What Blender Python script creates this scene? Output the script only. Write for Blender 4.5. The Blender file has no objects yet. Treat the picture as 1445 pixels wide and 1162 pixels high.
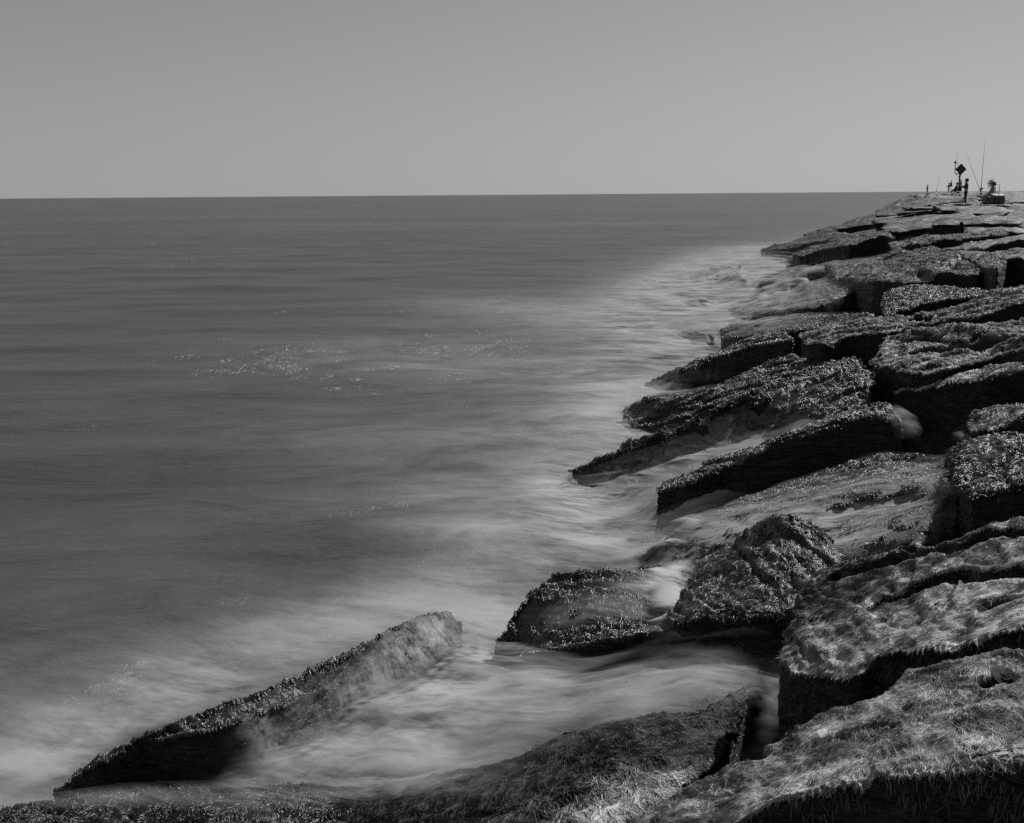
import bpy, bmesh, math, random
import numpy as np
from mathutils import Vector, Matrix
from mathutils.geometry import delaunay_2d_cdt

random.seed(7); rng = np.random.default_rng(7)
C = bpy.context.scene.collection
SC = bpy.context.scene
R = math.radians

# ------------------------------------------------------------------ camera
W, HH, F = 1445.0, 1162.0, 1500.0
EYE = Vector((0, 0, 3.0))
PITCH = math.atan(306 / F); ROLL = math.atan(11 / 1445)
fwd = Vector((0, math.cos(PITCH), -math.sin(PITCH)))
up0 = Vector((0, math.sin(PITCH), math.cos(PITCH)))
r0 = Vector((1, 0, 0))
right = r0 * math.cos(ROLL) - up0 * math.sin(ROLL)
upv = r0 * math.sin(ROLL) + up0 * math.cos(ROLL)

def at(u, v, z):
    d = fwd + right * ((u - W / 2) / F) - upv * ((v - HH / 2) / F)
    t = (z - EYE.z) / d.z
    return EYE + d * t

def at_d(u, v, dist):
    d = fwd + right * ((u - W / 2) / F) - upv * ((v - HH / 2) / F)
    return EYE + d * (dist / d.y)

def proj(P):
    Q = np.asarray(P, float) - np.array(EYE)
    x = Q @ np.array(right); y = Q @ np.array(upv); z = np.maximum(Q @ np.array(fwd), 1e-3)
    return W / 2 + F * x / z, HH / 2 - F * y / z

cam = bpy.data.cameras.new('camera'); co = bpy.data.objects.new('camera', cam); C.objects.link(co)
cam.sensor_width = 36; cam.lens = 36 * F / W; cam.clip_start = 0.05; cam.clip_end = 60000
M = Matrix((right, upv, -fwd)).transposed().to_4x4(); M.translation = EYE; co.matrix_world = M
SC.camera = co

# ------------------------------------------------------------------ noise
_perm = np.random.default_rng(3).permutation(4096).astype(np.int64)
_grad = np.random.default_rng(4).normal(size=(4096, 3)); _grad /= np.linalg.norm(_grad, axis=1)[:, None]
def perlin(p):
    p = np.asarray(p, float); i = np.floor(p).astype(np.int64); f = p - i
    w = f * f * f * (f * (f * 6 - 15) + 10); out = 0
    for dx in (0, 1):
        for dy in (0, 1):
            for dz in (0, 1):
                h = _perm[(_perm[(_perm[(i[:, 0] + dx) & 4095] + i[:, 1] + dy) & 4095] + i[:, 2] + dz) & 4095]
                g = _grad[h]
                d = g[:, 0] * (f[:, 0] - dx) + g[:, 1] * (f[:, 1] - dy) + g[:, 2] * (f[:, 2] - dz)
                ww = (w[:, 0] if dx else 1 - w[:, 0]) * (w[:, 1] if dy else 1 - w[:, 1]) * (w[:, 2] if dz else 1 - w[:, 2])
                out = out + d * ww
    return out * 1.6
def fbm(p, o=4, gain=.5):
    s = 0; a = 1.0; p = np.asarray(p, float)
    for k in range(o):
        s = s + a * perlin(p + 17.3 * k); p = p * 2.03; a *= gain
    return s
def sstep(a, b, x):
    t = np.clip((x - a) / (b - a), 0, 1); return t * t * (3 - 2 * t)

# ------------------------------------------------------------------ materials
def mat(name):
    m = bpy.data.materials.new(name); m.use_nodes = True
    nt = m.node_tree; b = nt.nodes['Principled BSDF']
    return m, nt, b
def N(nt, t, **kw):
    n = nt.nodes.new(t)
    for k, v in kw.items():
        if hasattr(n, k): setattr(n, k, v)
        else: n.inputs[k].default_value = v
    return n
def math_n(nt, op, a, b=None, clamp=False):
    n = nt.nodes.new('ShaderNodeMath'); n.operation = op; n.use_clamp = clamp
    for i, x in enumerate((a, b)):
        if x is None: continue
        if isinstance(x, (int, float)): n.inputs[i].default_value = x
        else: nt.links.new(x, n.inputs[i])
    return n.outputs[0]
def ramp(nt, fac, stops):
    n = nt.nodes.new('ShaderNodeValToRGB'); e = n.color_ramp.elements
    while len(e) < len(stops): e.new(.5)
    for q, (p, c) in zip(e, stops):
        q.position = p; q.color = (c, c, c, 1)
    nt.links.new(fac, n.inputs[0]); return n.outputs[0]
def noise(nt, vec, scale, detail=4, rough=.55, dist=0):
    n = N(nt, 'ShaderNodeTexNoise'); n.inputs['Scale'].default_value = scale; n.inputs['Detail'].default_value = detail
    n.inputs['Roughness'].default_value = rough; n.inputs['Distortion'].default_value = dist
    if vec is not None: nt.links.new(vec, n.inputs['Vector'])
    return n.outputs['Fac']
def mapping(nt, vec, scale=(1, 1, 1), rot=(0, 0, 0)):
    n = N(nt, 'ShaderNodeMapping'); n.inputs['Scale'].default_value = scale; n.inputs['Rotation'].default_value = rot
    nt.links.new(vec, n.inputs['Vector']); return n.outputs[0]
def grey(v): return (v, v, v, 1)

def simple(name, v, rough=.6, spec=.4, metal=0, var=.15):
    m, nt, b = mat(name)
    tc = N(nt, 'ShaderNodeTexCoord'); f = noise(nt, tc.outputs['Object'], 9, 4)
    c = ramp(nt, f, [(.3, v * (1 - var)), (.7, min(1, v * (1 + var)))]); nt.links.new(c, b.inputs['Base Color'])
    b.inputs['Roughness'].default_value = rough; b.inputs['Specular IOR Level'].default_value = spec; b.inputs['Metallic'].default_value = metal
    return m

def rock_material():
    m, nt, b = mat('weedy_granite')
    geo = N(nt, 'ShaderNodeNewGeometry')
    tc = N(nt, 'ShaderNodeTexCoord'); P = tc.outputs['Object']
    dry = N(nt, 'ShaderNodeAttribute', attribute_type='OBJECT', attribute_name='dry').outputs['Fac']
    PR = mapping(nt, P, (1, 1, 1), (0, 0, R(20))); n1 = noise(nt, P, 2.2, 5, .6); n2 = noise(nt, mapping(nt, PR, (14, 34, 34)), 1.0, 3, .7); n3 = noise(nt, mapping(nt, PR, (1.5, 8, 14)), 1.3, 4, .62, .5)
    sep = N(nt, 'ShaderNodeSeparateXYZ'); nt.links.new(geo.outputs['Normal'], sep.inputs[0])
    # pale growth on up-facing tops, near-black flanks; sun and shade painted into both
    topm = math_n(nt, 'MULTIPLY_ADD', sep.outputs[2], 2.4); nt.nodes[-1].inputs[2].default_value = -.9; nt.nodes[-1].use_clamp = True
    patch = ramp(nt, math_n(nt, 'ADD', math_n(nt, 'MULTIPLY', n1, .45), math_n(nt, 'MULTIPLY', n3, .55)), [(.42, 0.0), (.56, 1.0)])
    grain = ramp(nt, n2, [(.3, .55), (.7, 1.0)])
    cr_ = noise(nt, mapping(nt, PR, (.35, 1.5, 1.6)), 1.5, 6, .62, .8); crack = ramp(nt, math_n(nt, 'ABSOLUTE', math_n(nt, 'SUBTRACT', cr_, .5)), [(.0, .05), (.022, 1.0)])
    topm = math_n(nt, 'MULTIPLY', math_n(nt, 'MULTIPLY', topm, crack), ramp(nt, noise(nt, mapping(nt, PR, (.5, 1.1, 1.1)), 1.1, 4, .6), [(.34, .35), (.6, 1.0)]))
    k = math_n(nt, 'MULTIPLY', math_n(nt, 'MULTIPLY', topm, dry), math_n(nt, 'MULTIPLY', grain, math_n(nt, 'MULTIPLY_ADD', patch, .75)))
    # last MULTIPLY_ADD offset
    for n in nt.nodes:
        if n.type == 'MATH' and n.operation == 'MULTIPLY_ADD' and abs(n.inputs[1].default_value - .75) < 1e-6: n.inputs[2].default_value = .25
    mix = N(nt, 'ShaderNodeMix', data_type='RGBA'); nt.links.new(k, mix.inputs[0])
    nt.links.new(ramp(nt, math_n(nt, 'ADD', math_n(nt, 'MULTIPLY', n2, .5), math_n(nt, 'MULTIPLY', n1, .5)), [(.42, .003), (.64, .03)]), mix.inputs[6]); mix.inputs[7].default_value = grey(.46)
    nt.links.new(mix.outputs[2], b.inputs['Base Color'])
    ro = math_n(nt, 'MULTIPLY_ADD', dry, .35); nt.nodes[-1].inputs[2].default_value = .36
    nt.links.new(ro, b.inputs['Roughness']); b.inputs['Specular IOR Level'].default_value = .35
    h = math_n(nt, 'ADD', math_n(nt, 'MULTIPLY', n3, 1.0), math_n(nt, 'MULTIPLY', n2, .22))
    bp = N(nt, 'ShaderNodeBump'); bp.inputs['Strength'].default_value = 1.0; bp.inputs['Distance'].default_value = .09
    nt.links.new(h, bp.inputs['Height']); nt.links.new(bp.outputs[0], b.inputs['Normal'])
    return m

def weed_material(name, lo, hi, rough, spec):
    m, nt, b = mat(name)
    sh_ = N(nt, 'ShaderNodeAttribute', attribute_name='shade').outputs['Fac']
    c = ramp(nt, sh_, [(0, lo), (.5, lo + (hi - lo) * .27), (1, hi)])
    nt.links.new(c, b.inputs['Base Color']); b.inputs['Roughness'].default_value = rough; b.inputs['Specular IOR Level'].default_value = spec
    return m

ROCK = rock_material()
WEED = {'hair': weed_material('bleached_weed', .006, .62, .45, .32),
        'mid': weed_material('damp_weed', .003, .25, .33, .65),
        'wet': weed_material('wet_weed', .004, .12, .30, .8)}

def setup(o, label=None, cat=None, group=None, kind=None, parent=None):
    if label: o['label'] = label
    if cat: o['category'] = cat
    if group: o['group'] = group
    if kind: o['kind'] = kind
    if parent is not None: o.parent = parent
    return o
def mesh_obj(name, verts, faces, material, parent=None, smooth=True):
    me = bpy.data.meshes.new(name); me.from_pydata([tuple(v) for v in verts], [], faces); me.update()
    if smooth: me.polygons.foreach_set('use_smooth', [True] * len(me.polygons))
    o = bpy.data.objects.new(name, me); C.objects.link(o)
    if material: me.materials.append(material)
    if parent is not None: o.parent = parent
    return o

# ------------------------------------------------------------------ rocks
def evaluated(o):
    dg = bpy.context.evaluated_depsgraph_get(); e = o.evaluated_get(dg)
    me = bpy.data.meshes.new_from_object(e); return me

def get_v(me):
    a = np.empty(len(me.vertices) * 3); me.vertices.foreach_get('co', a); return a.reshape(-1, 3)
def get_n(me):
    a = np.empty(len(me.vertices) * 3); me.vertices.foreach_get('normal', a); return a.reshape(-1, 3)

def seg_dist(P, poly):
    best = np.full(len(P), 1e9)
    for a, b in zip(poly[:-1], poly[1:]):
        a = np.array(a[:2]); b = np.array(b[:2]); ab = b - a
        t = np.clip(((P[:, :2] - a) @ ab) / (ab @ ab + 1e-9), 0, 1)
        best = np.minimum(best, np.linalg.norm(P[:, :2] - a - t[:, None] * ab, axis=1))
    return best

def mvc(P, B, val):
    """smooth fill of a polygon's edge heights (mean value coordinates)"""
    S = B[None] - P[:, None]; r = np.linalg.norm(S, axis=2) + 1e-9; S2 = np.roll(S, -1, 1); r2 = np.roll(r, -1, 1)
    cr = S[..., 0] * S2[..., 1] - S[..., 1] * S2[..., 0]; dt = (S * S2).sum(2)
    tn = (r * r2 - dt) / np.where(np.abs(cr) < 1e-9, 1e-9, cr)
    w = (tn + np.roll(tn, 1, 1)) / r
    return (w @ val) / w.sum(1)
ROCKS = []; INFO = {}
def rock(label, poly, thick=.7, dry=.5, rough=1.0, cracks=(), weed=None, rnd=3, taper=.04, peak=None, dark=(), bulge=.03, name='granite_block', group=None):
    T = [np.array(p) if isinstance(p, Vector) else np.array(at(*p)) for p in poly]
    c = sum(T) / len(T); dist = c[1]
    A = np.array(T) - c
    # outline orientation
    area = sum(A[i][0] * A[(i + 1) % len(A)][1] - A[(i + 1) % len(A)][0] * A[i][1] for i in range(len(A)))
    if area < 0: A = A[::-1]
    n = len(A)
    ev, evec = np.linalg.eigh(np.cov(A[:, :2].T)); axis = np.append(evec[:, 1], 0)
    bot = A * np.array([1 - taper, 1 - taper, 1]) - np.array([0, 0, thick])
    st_ = max(.06, dist * .012); lo2 = A[:, :2].min(0); hi2 = A[:, :2].max(0)
    gxx, gyy = np.meshgrid(np.arange(lo2[0] + st_ * .5, hi2[0], st_), np.arange(lo2[1] + st_ * .5, hi2[1], st_))
    gp = np.stack([gxx.ravel(), gyy.ravel()], 1); closed = list(A) + [A[0]]
    gp = gp[seg_dist(gp, closed) > st_ * .35]
    vv_, ee_, ff_, *_r = delaunay_2d_cdt([Vector(p[:2]) for p in A] + [Vector(p) for p in gp], [], [list(range(n))], 1, 1e-6)
    v2 = np.array([tuple(p) for p in vv_]); db = seg_dist(v2, closed)
    zt = np.where(db < 1e-5, 0, mvc(v2 + 1e-7, A[:, :2], A[:, 2])) 
    kb = np.where(db < 1e-5)[0]
    for k_ in kb: zt[k_] = A[np.argmin(((A[:, :2] - v2[k_]) ** 2).sum(1)), 2]
    zt = zt + bulge * (1 - np.exp(-db / (.25 * math.sqrt(max(area if area > 0 else -area, .1)))))
    bm = bmesh.new(); tv = [bm.verts.new((p[0], p[1], z_)) for p, z_ in zip(v2, zt)]
    cnt = {}
    for f_ in ff_:
        bm.faces.new([tv[i_] for i_ in f_])
        for i_ in range(len(f_)):
            e_ = (f_[i_], f_[(i_ + 1) % len(f_)]); cnt[e_] = cnt.get(e_, 0) + 1
    bord = [e_ for e_ in cnt if (e_[1], e_[0]) not in cnt]
    bb = {}
    def low_(i_):
        if i_ not in bb: bb[i_] = bm.verts.new((v2[i_][0] * (1 - taper), v2[i_][1] * (1 - taper), min(zt.min(), zt[i_]) - thick))
        return bb[i_]
    for a_, b_ in bord: bm.faces.new((tv[b_], tv[a_], low_(a_), low_(b_)))
    cb_ = bm.verts.new((v2[:, 0].mean() * 0, v2[:, 1].mean() * 0, zt.min() - thick))
    for a_, b_ in bord: bm.faces.new((low_(b_), low_(a_), cb_))
    bmesh.ops.triangulate(bm, faces=bm.faces[:]); bmesh.ops.recalc_face_normals(bm, faces=bm.faces[:])
    me = bpy.data.meshes.new('tmp'); bm.to_mesh(me); bm.free()
    tmp = bpy.data.objects.new('tmp', me); C.objects.link(tmp)
    vs = min(max(dist * .0019, .009), .085)
    m = tmp.modifiers.new('r', 'REMESH'); m.mode = 'VOXEL'; m.voxel_size = vs; m.use_smooth_shade = True
    m = tmp.modifiers.new('s', 'SMOOTH'); m.factor = .5; m.iterations = max(1, (rnd + 1) // 2)
    me = evaluated(tmp); bpy.data.objects.remove(tmp)
    me.name = name
    V = get_v(me); Nn = get_n(me)
    sd = rng.random(3) * 200
    L = V.copy()
    al = V @ axis; perp = V - al[:, None] * axis
    aniso = perp + axis * al[:, None] * .4
    s = rough
    d = s * (.034 * fbm(aniso * 1.3 + sd, 3) + .016 * fbm(aniso * 4.5 + sd, 3))
    fine = min(1, .5 + .04 / max(dist * .01, .01) * .12)
    d += s * (.014 * np.abs(fbm(aniso * 11 + sd, 3)) + .008 * fbm(V * 24 + sd, 2))
    if weed: d += .007 * min(2.2, max(1, dist / 6)) * fbm(aniso * np.array([1, 1, 1]) * 17 * min(1, 6 / dist + .3) + sd + 80, 2)
    # stepped layers where the granite has split along its bed
    lay = fbm((perp + axis * al[:, None] * .22) * 1.5 + sd + 50, 3); up_ = sstep(.2, .8, Nn[:, 2]); lh = min(1.5, .5 + dist / 12)
    d += lh * .022 * s * (sstep(.12, .15, lay) + sstep(-.22, -.19, lay) + sstep(.42, .45, lay) - 1.3) * up_
    V = V + Nn * d[:, None]
    if peak:
        pk = np.array(at(*peak[:3])) - c; q = np.exp(-(((V[:, :2] - pk[:2]) ** 2).sum(1)) / (2 * peak[3] ** 2)) * sstep(-thick * .6, 0, V[:, 2])
        V[:, 2] += peak[4] * q
    for cr in cracks:                       # (width, depth, [(u,v,z)...])
        w, dep, pts = cr
        pl = [np.array(at(*p)) - c for p in pts]
        wob = V + .05 * np.stack([fbm(V * 5 + 9, 2), fbm(V * 5 + 31, 2), V[:, 0] * 0], 1)
        q = 1 - sstep(w * .35, w, seg_dist(wob, pl)); V[:, 2] -= dep * q * sstep(-.1, .5, Nn[:, 2])
    me.vertices.foreach_set('co', V.ravel()); me.update()
    me.polygons.foreach_set('use_smooth', [True] * len(me.polygons))
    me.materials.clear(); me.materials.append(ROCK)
    o = bpy.data.objects.new(name, me); C.objects.link(o); o.location = c
    o['dry'] = float(dry)
    setup(o, label, 'rock', group or 'granite blocks of the jetty')
    INFO[o.name] = (dark, [(w_, [np.array(at(*p)) for p in pts_]) for w_, _, pts_ in cracks]); ROCKS.append((o, V + c, get_n(me), vs, weed, c, axis))
    return o

def build_rocks():
    G = 'granite blocks of the jetty'
    rock('large slab matted with pale hair-like weed, nearest the camera', [(1600,900,1.78),(1445,918,1.72),(1380,922,1.68),(1320,935,1.63),(1285,945,1.58),(1237,978,1.53),(1160,1000,1.45),(1105,1045,1.36),(1012,1085,1.25),(930,1130,1.12),(860,1180,1.02),(860,1290,.98),(960,1215,1.15),(1040,1160,1.28),(1090,1124,1.36),(1150,1110,1.42),(1240,1094,1.48),(1380,1080,1.57),(1600,1090,1.65)],
         thick=.8, dry=.35, rough=.45, dark=[(1300,1000,900,900,0,.10)], weed=('hair', 160000, .00075, .065, (-1, .15), .75), rnd=4,
         cracks=[(.035,.04,[(1390,950,1.68),(1410,945,1.68),(1430,940,1.7)]),(.03,.035,[(1055,1080,1.28),(1085,1075,1.3)])])
    rock('long pale slab with a deep crack, right of the domed weed rock', [(1600,690,1.95),(1445,731,1.8),(1400,744,1.74),(1330,768,1.62),(1255,778,1.5),(1190,792,1.36),(1150,806,1.28),(1128,835,1.22),(1112,885,1.2),(1098,935,1.19),(1120,948,1.2),(1165,958,1.25),(1200,957,1.3),(1228,944,1.35),(1236,924,1.4),(1290,918,1.48),(1370,908,1.59),(1445,888,1.71),(1600,850,1.78)],
         thick=.75, dry=.35, rough=.5, dark=[(1190,835,75,42,10,.46),(1130,900,24,50,0,.25),(1250,805,60,16,12,.2),(1380,850,130,60,10,-.18)], weed=('hair', 150000, .0010, .06, (-1, .1), .55), rnd=4,
         cracks=[(.035,.09,[(1500,738,1.85),(1445,752,1.78),(1350,772,1.64),(1290,781,1.55),(1240,792,1.47),(1175,806,1.34)]),
                 (.045,.10,[(1500,800,1.8),(1445,810,1.72),(1400,820,1.65),(1370,833,1.6),(1335,844,1.52),(1297,846,1.48)]),
                 (.03,.06,[(1235,873,1.36),(1260,868,1.4),(1288,860,1.44)]),(.025,.05,[(1395,866,1.6),(1440,852,1.68)])])
    rock('domed rock thick with black weed, peak above the wash', [(955,803,.52),(985,790,.62),(1030,772,.78),(1060,758,.9),(1090,749,.98),(1115,745,1.0),(1140,752,.98),(1165,770,.95),(1190,792,.9),(1160,840,.85),(1130,860,.8),(1100,862,.76),(1060,868,.72),(1020,872,.68),(985,878,.62),(950,882,.55),(945,845,.52)],
         thick=.65, dry=.2, rough=1.0, bulge=.06, peak=(1108,756,.98,.25,.07), weed=('mid', 40000, .0022, .10, (0, 0), .45), rnd=6, taper=.12)
    rock('blunt-nosed black rock with hanging weed fringe and wash over it', [(694,930,.06),(700,903,.2),(718,874,.37),(745,838,.5),(785,811,.59),(850,804,.62),(900,801,.6),(945,800,.55),(965,830,.54),(960,888,.5),(900,893,.47),(850,901,.43),(800,911,.37),(750,922,.24),(712,930,.12)],
         thick=.6, dry=.12, rough=1.0, weed=('wet', 16000, .0026, .08, (.1, -.6), .4), rnd=6, taper=-.02, bulge=.06)
    rock('rounded ridge draped in long combed weed, at the lower edge', [(1052,968,.58),(1000,996,.64),(960,1006,.67),(900,1014,.70),(860,1022,.70),(800,1038,.67),(740,1066,.60),(640,1092,.48),(540,1106,.35),(430,1116,.2),(400,1200,.15),(520,1260,.28),(700,1270,.45),(850,1215,.66),(930,1130,.74),(1000,1086,.7),(1030,1040,.64)],
         thick=.7, dry=.15, rough=.8, weed=('hair', 70000, .0013, .20, (.35, -1), .16), rnd=6, bulge=.10, dark=[(640,1105,150,45,10,1.1),(860,1045,160,34,4,.95),(1010,1030,50,40,0,.6),(480,1150,160,50,0,.85),(900,1120,80,34,20,-.25)])
    rock('low black weedy rock awash along the lower edge', [(-120,1175,0.17),(0,1146,0.21),(60,1132,0.24),(200,1114,0.27),(330,1109,0.29),(440,1104,0.31),(520,1112,0.33),(560,1180,0.31),(520,1290,0.27),(0,1290,0.19),(-120,1260,0.15)],
         thick=.5, dry=.05, rough=1.1, dark=[(200,1130,900,400,0,.28)], weed=('wet', 22000, .0020, .05, (-.3, -.8), .8), rnd=4)
    rock('broad slab under streaming wash, its inland end bare', [(1070,928,.44),(1056,960,.44),(1046,1006,.42),(960,1045,.36),(860,1070,.3),(740,1110,.16),(640,1125,.04),(540,1090,.02),(620,1010,-.1),(720,955,-.05),(820,935,.05),(900,925,.16),(1000,918,.38)],
         thick=.6, dry=.15, rough=1.0, weed=('mid', 10000, .0024, .08, (.2, -.8), .5), rnd=4)
    rock('pointed wedge of rock leaning out of the surf, lower left', [(52,1134,-.02),(75,1116,.06),(110,1090,.16),(145,1064,.25),(200,1032,.36),(270,1006,.43),(330,986,.48),(385,966,.5),(430,946,.5),(480,921,.5),(520,901,.48),(560,881,.46),(600,866,.42),(628,862,.38),(648,880,.28),(640,905,.2),(560,935,.3),(480,965,.36),(400,995,.42),(335,1018,.42),(290,1032,.4),(200,1045,.32),(140,1076,.24),(95,1108,.1)],
         thick=.8, dry=.12, rough=1.0, weed=('wet', 14000, .0022, .05, (.5, -.7), .5), rnd=5, taper=-.06)
    rock('long square-ended beam of rock with a sheer black side', [(945,676,.57),(1010,652,.67),(1090,628,.82),(1170,597,1.0),(1245,571,1.17),(1268,586,1.17),(1273,598,1.12),(1240,590,1.14),(1170,611,1.0),(1100,634,.84),(1035,654,.7),(970,678,.6),(926,694,.5)],
         thick=.62, dry=.15, rough=.9, weed=('mid', 16000, .0034, .07, (0, -.5), .6), rnd=3, taper=0)
    rock('tilted slab with water streaming across its weed', [(975,738,.42),(1080,690,.62),(1156,664,.77),(1240,642,.92),(1300,640,1.0),(1332,642,1.02),(1338,665,1.0),(1330,710,.94),(1292,778,.76),(1200,800,.6),(1050,800,.42),(935,805,.12),(940,770,.3)],
         thick=.7, dry=.15, rough=1.0, weed=('mid', 18000, .0036, .09, (.2, -.4), .5), rnd=4,
         cracks=[(.1,.06,[(1180,720,.75),(1260,705,.85),(1330,700,.95)])])
    rock('shaggy weed-topped block at the frame edge, beside the streaming slab', [(1352,647,1.16),(1375,630,1.22),(1445,617,1.32),(1600,590,1.45),(1600,670,1.4),(1445,691,1.24),(1400,702,1.17),(1370,709,1.12),(1356,690,1.1)],
         thick=.75, dry=.3, rough=1.1, weed=('mid', 18000, .0030, .09, (-.3, -.3), .6), rnd=5)
    rock('small rounded block above the shaggy one at the frame edge', [(1369,600,1.28),(1378,579,1.36),(1400,572,1.42),(1445,571,1.48),(1600,560,1.56),(1600,586,1.5),(1445,592,1.42),(1410,606,1.32),(1382,609,1.28)],
         thick=.55, dry=.45, rough=.9, weed=('hair', 6000, .0032, .09, (-.4, -.3), .6), rnd=5)
    rock('thin-topped block with a tall dark weedy face and a jet of spray', [(1260,558,1.08),(1310,545,1.24),(1380,531,1.41),(1420,521,1.52),(1600,495,1.7),(1600,515,1.68),(1445,534,1.52),(1390,547,1.4),(1330,554,1.25),(1275,562,1.1)],
         thick=1.1, dry=.45, rough=1.0, weed=('hair', 9000, .0030, .08, (-.2, -.5), .5), rnd=3)
    rock('wide split slab of three ledges at the frame edge', [(1231,513,1.28),(1245,490,1.4),(1252,473,1.47),(1320,467,1.6),(1400,453,1.76),(1445,448,1.82),(1600,430,1.95),(1600,478,1.9),(1445,490,1.7),(1428,494,1.65),(1385,508,1.52),(1330,521,1.45),(1285,529,1.35),(1255,522,1.3)],
         thick=.8, dry=.75, rough=1.2, weed=('hair', 26000, .0030, .07, (-.8, .1), .4), rnd=3,
         cracks=[(.09,.12,[(1290,498,1.45),(1340,490,1.55),(1400,475,1.7),(1500,470,1.8)]),(.06,.08,[(1270,483,1.46),(1330,482,1.55)]),(.06,.1,[(1380,466,1.72),(1445,458,1.8)])])
    rock('long low ledge in front of the paler stacked ledge', [(1138,492,1.15),(1165,476,1.25),(1195,465,1.34),(1250,458,1.44),(1310,451,1.55),(1380,441,1.68),(1445,422,1.82),(1600,395,1.95),(1600,410,1.95),(1445,430,1.82),(1372,447,1.68),(1300,457,1.5),(1250,468,1.42),(1195,473,1.33),(1160,491,1.2)],
         thick=.9, dry=.6, rough=1.0, weed=('hair', 14000, .0034, .06, (-.8, .2), .35), rnd=3)
    rock('paler upper ledge stacked behind the long low one', [(1128,474,1.12),(1190,457,1.28),(1260,451,1.42),(1320,443,1.56),(1362,433,1.68),(1402,416,1.82),(1445,401,1.92),(1600,378,2.05),(1600,397,2.02),(1445,420,1.87),(1380,441,1.70),(1310,451,1.54),(1240,459,1.40),(1185,466,1.28),(1140,483,1.13)],
         thick=.9, dry=.8, rough=1.1, weed=('hair', 16000, .0034, .06, (-.8, .2), .35), rnd=3)
    rock('black-sided wedge running down into the mist', [(956,521,.42),(1005,501,.62),(1060,478,.88),(1108,470,1.02),(1122,478,1.02),(1112,482,.98),(1060,486,.86),(1005,507,.6),(962,525,.4)],
         thick=.75, dry=.2, rough=.9, weed=('mid', 4000, .0065, .11, (0, -.5), .5), rnd=3)
    rock('large shaggy rock sloping from a rounded head down to the surf', [(804,663,.25),(870,633,.46),(940,602,.68),(1000,575,.88),(1060,547,1.04),(1130,526,1.14),(1200,503,1.28),(1222,524,1.22),(1229,550,1.12),(1200,591,.95),(1140,601,.8),(1060,614,.6),(980,642,.4),(900,682,.18),(830,692,.06)],
         thick=.9, dry=.2, rough=1.5, weed=('mid', 36000, .0040, .09, (-.2, -.6), .5), rnd=4,
         cracks=[(.12,.12,[(940,625,.6),(1030,590,.8),(1120,555,1.0),(1180,530,1.15)]),(.12,.1,[(900,650,.4),(1000,625,.55),(1080,600,.7)])])
    rock('strip of wet weed rock behind the large shaggy rock', [(878,579,.12),(940,557,.36),(1000,549,.52),(1040,529,.68),(1080,509,.84),(1115,498,.98),(1140,508,.98),(1185,512,1.02),(1150,530,.95),(1060,552,.75),(1000,577,.5),(940,594,.24),(900,602,.08)],
         thick=.8, dry=.2, rough=1.3, weed=('mid', 16000, .0044, .09, (-.2, -.5), .5), rnd=3)
    rock('low half-drowned rock seaward of the black-sided wedge', [(908,540,.06),(930,529,.2),(957,519,.36),(992,522,.42),(985,531,.34),(930,547,.05)], thick=.6, dry=.1, rough=.9, rnd=4)
    rock('drowned ledge under wash at the foot of the shaggy rock', [(800,712,.03),(850,690,.2),(900,668,.34),(960,655,.4),(1000,648,.42),(960,676,.34),(900,700,.2),(850,715,.05)], thick=.5, dry=.1, rough=1.0, rnd=4)
    rock('rounded block veiled in mist behind the black-sided wedge', [(1016,470,.58),(1035,456,.72),(1100,450,.88),(1170,446,1.0),(1230,442,1.12),(1240,451,1.1),(1170,461,.95),(1110,469,.85),(1050,475,.7),(1022,478,.58)],
         thick=.8, dry=.4, rough=.8, rnd=5, weed=('mid', 5000, .0050, .05, (-.9, .3), .3))
    rock('small tilted stone half sunk in the mist', [(942,480,.04),(965,470,.32),(984,465,.4),(992,470,.36),(965,480,.15)], thick=.5, dry=.2, rough=.8, rnd=3)
    rock('small dark stone touching the veiled rounded block', [(962,486,.06),(985,474,.34),(1003,472,.4),(1014,482,.36),(990,488,.12)], thick=.5, dry=.1, rough=.9, rnd=3)
    rock('sloping slab with a bright square end above the veiled block', [(1030,438,.42),(1100,415,.75),(1160,394,1.04),(1216,386,1.25),(1223,398,1.22),(1213,411,1.12),(1160,431,.92),(1120,440,.78),(1050,448,.45)],
         thick=.9, dry=.5, rough=1.0, rnd=3, weed=('mid', 8000, .0050, .05, (-.9, .3), .3))
    rock('broad cracked slab overhanging a black gap', [(1165,373,1.28),(1235,361,1.52),(1290,352,1.75),(1320,347,1.86),(1342,352,1.86),(1362,368,1.8),(1388,379,1.76),(1382,386,1.72),(1325,388,1.65),(1280,398,1.52),(1232,402,1.4),(1200,396,1.3),(1180,388,1.25)],
         thick=.8, dry=.5, rough=1.0, rnd=2, taper=.02, weed=('hair', 22000, .0042, .055, (-.9, .3), .3),
         cracks=[(.3,.14,[(1182,384,1.32),(1232,368,1.5),(1262,362,1.62)]),(.12,.12,[(1297,376,1.7),(1322,390,1.68)]),(.2,.12,[(1325,371,1.78),(1362,366,1.8)])])
    rock('smooth low slab lying in the gap under the overhang', [(1254,412,1.31),(1290,404,1.45),(1340,404,1.50),(1395,409,1.55),(1392,418,1.55),(1340,420,1.50),(1300,428,1.40),(1250,442,1.3),(1247,430,1.3)], thick=.7, dry=.5, rough=.6, rnd=5, weed=('mid', 9000, .0045, .07, (-.9, .3), .2))
    rock('slab inland of the broad cracked slab, with a bright end', [(1368,363,1.85),(1445,353,2.0),(1560,345,2.05),(1560,358,2.02),(1425,362,1.95),(1414,372,1.9),(1408,378,1.88),(1385,373,1.84)], thick=.75, dry=.5, rough=.9, rnd=3, weed=('hair', 8000, .0045, .055, (-.9, .3), .3))
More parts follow.
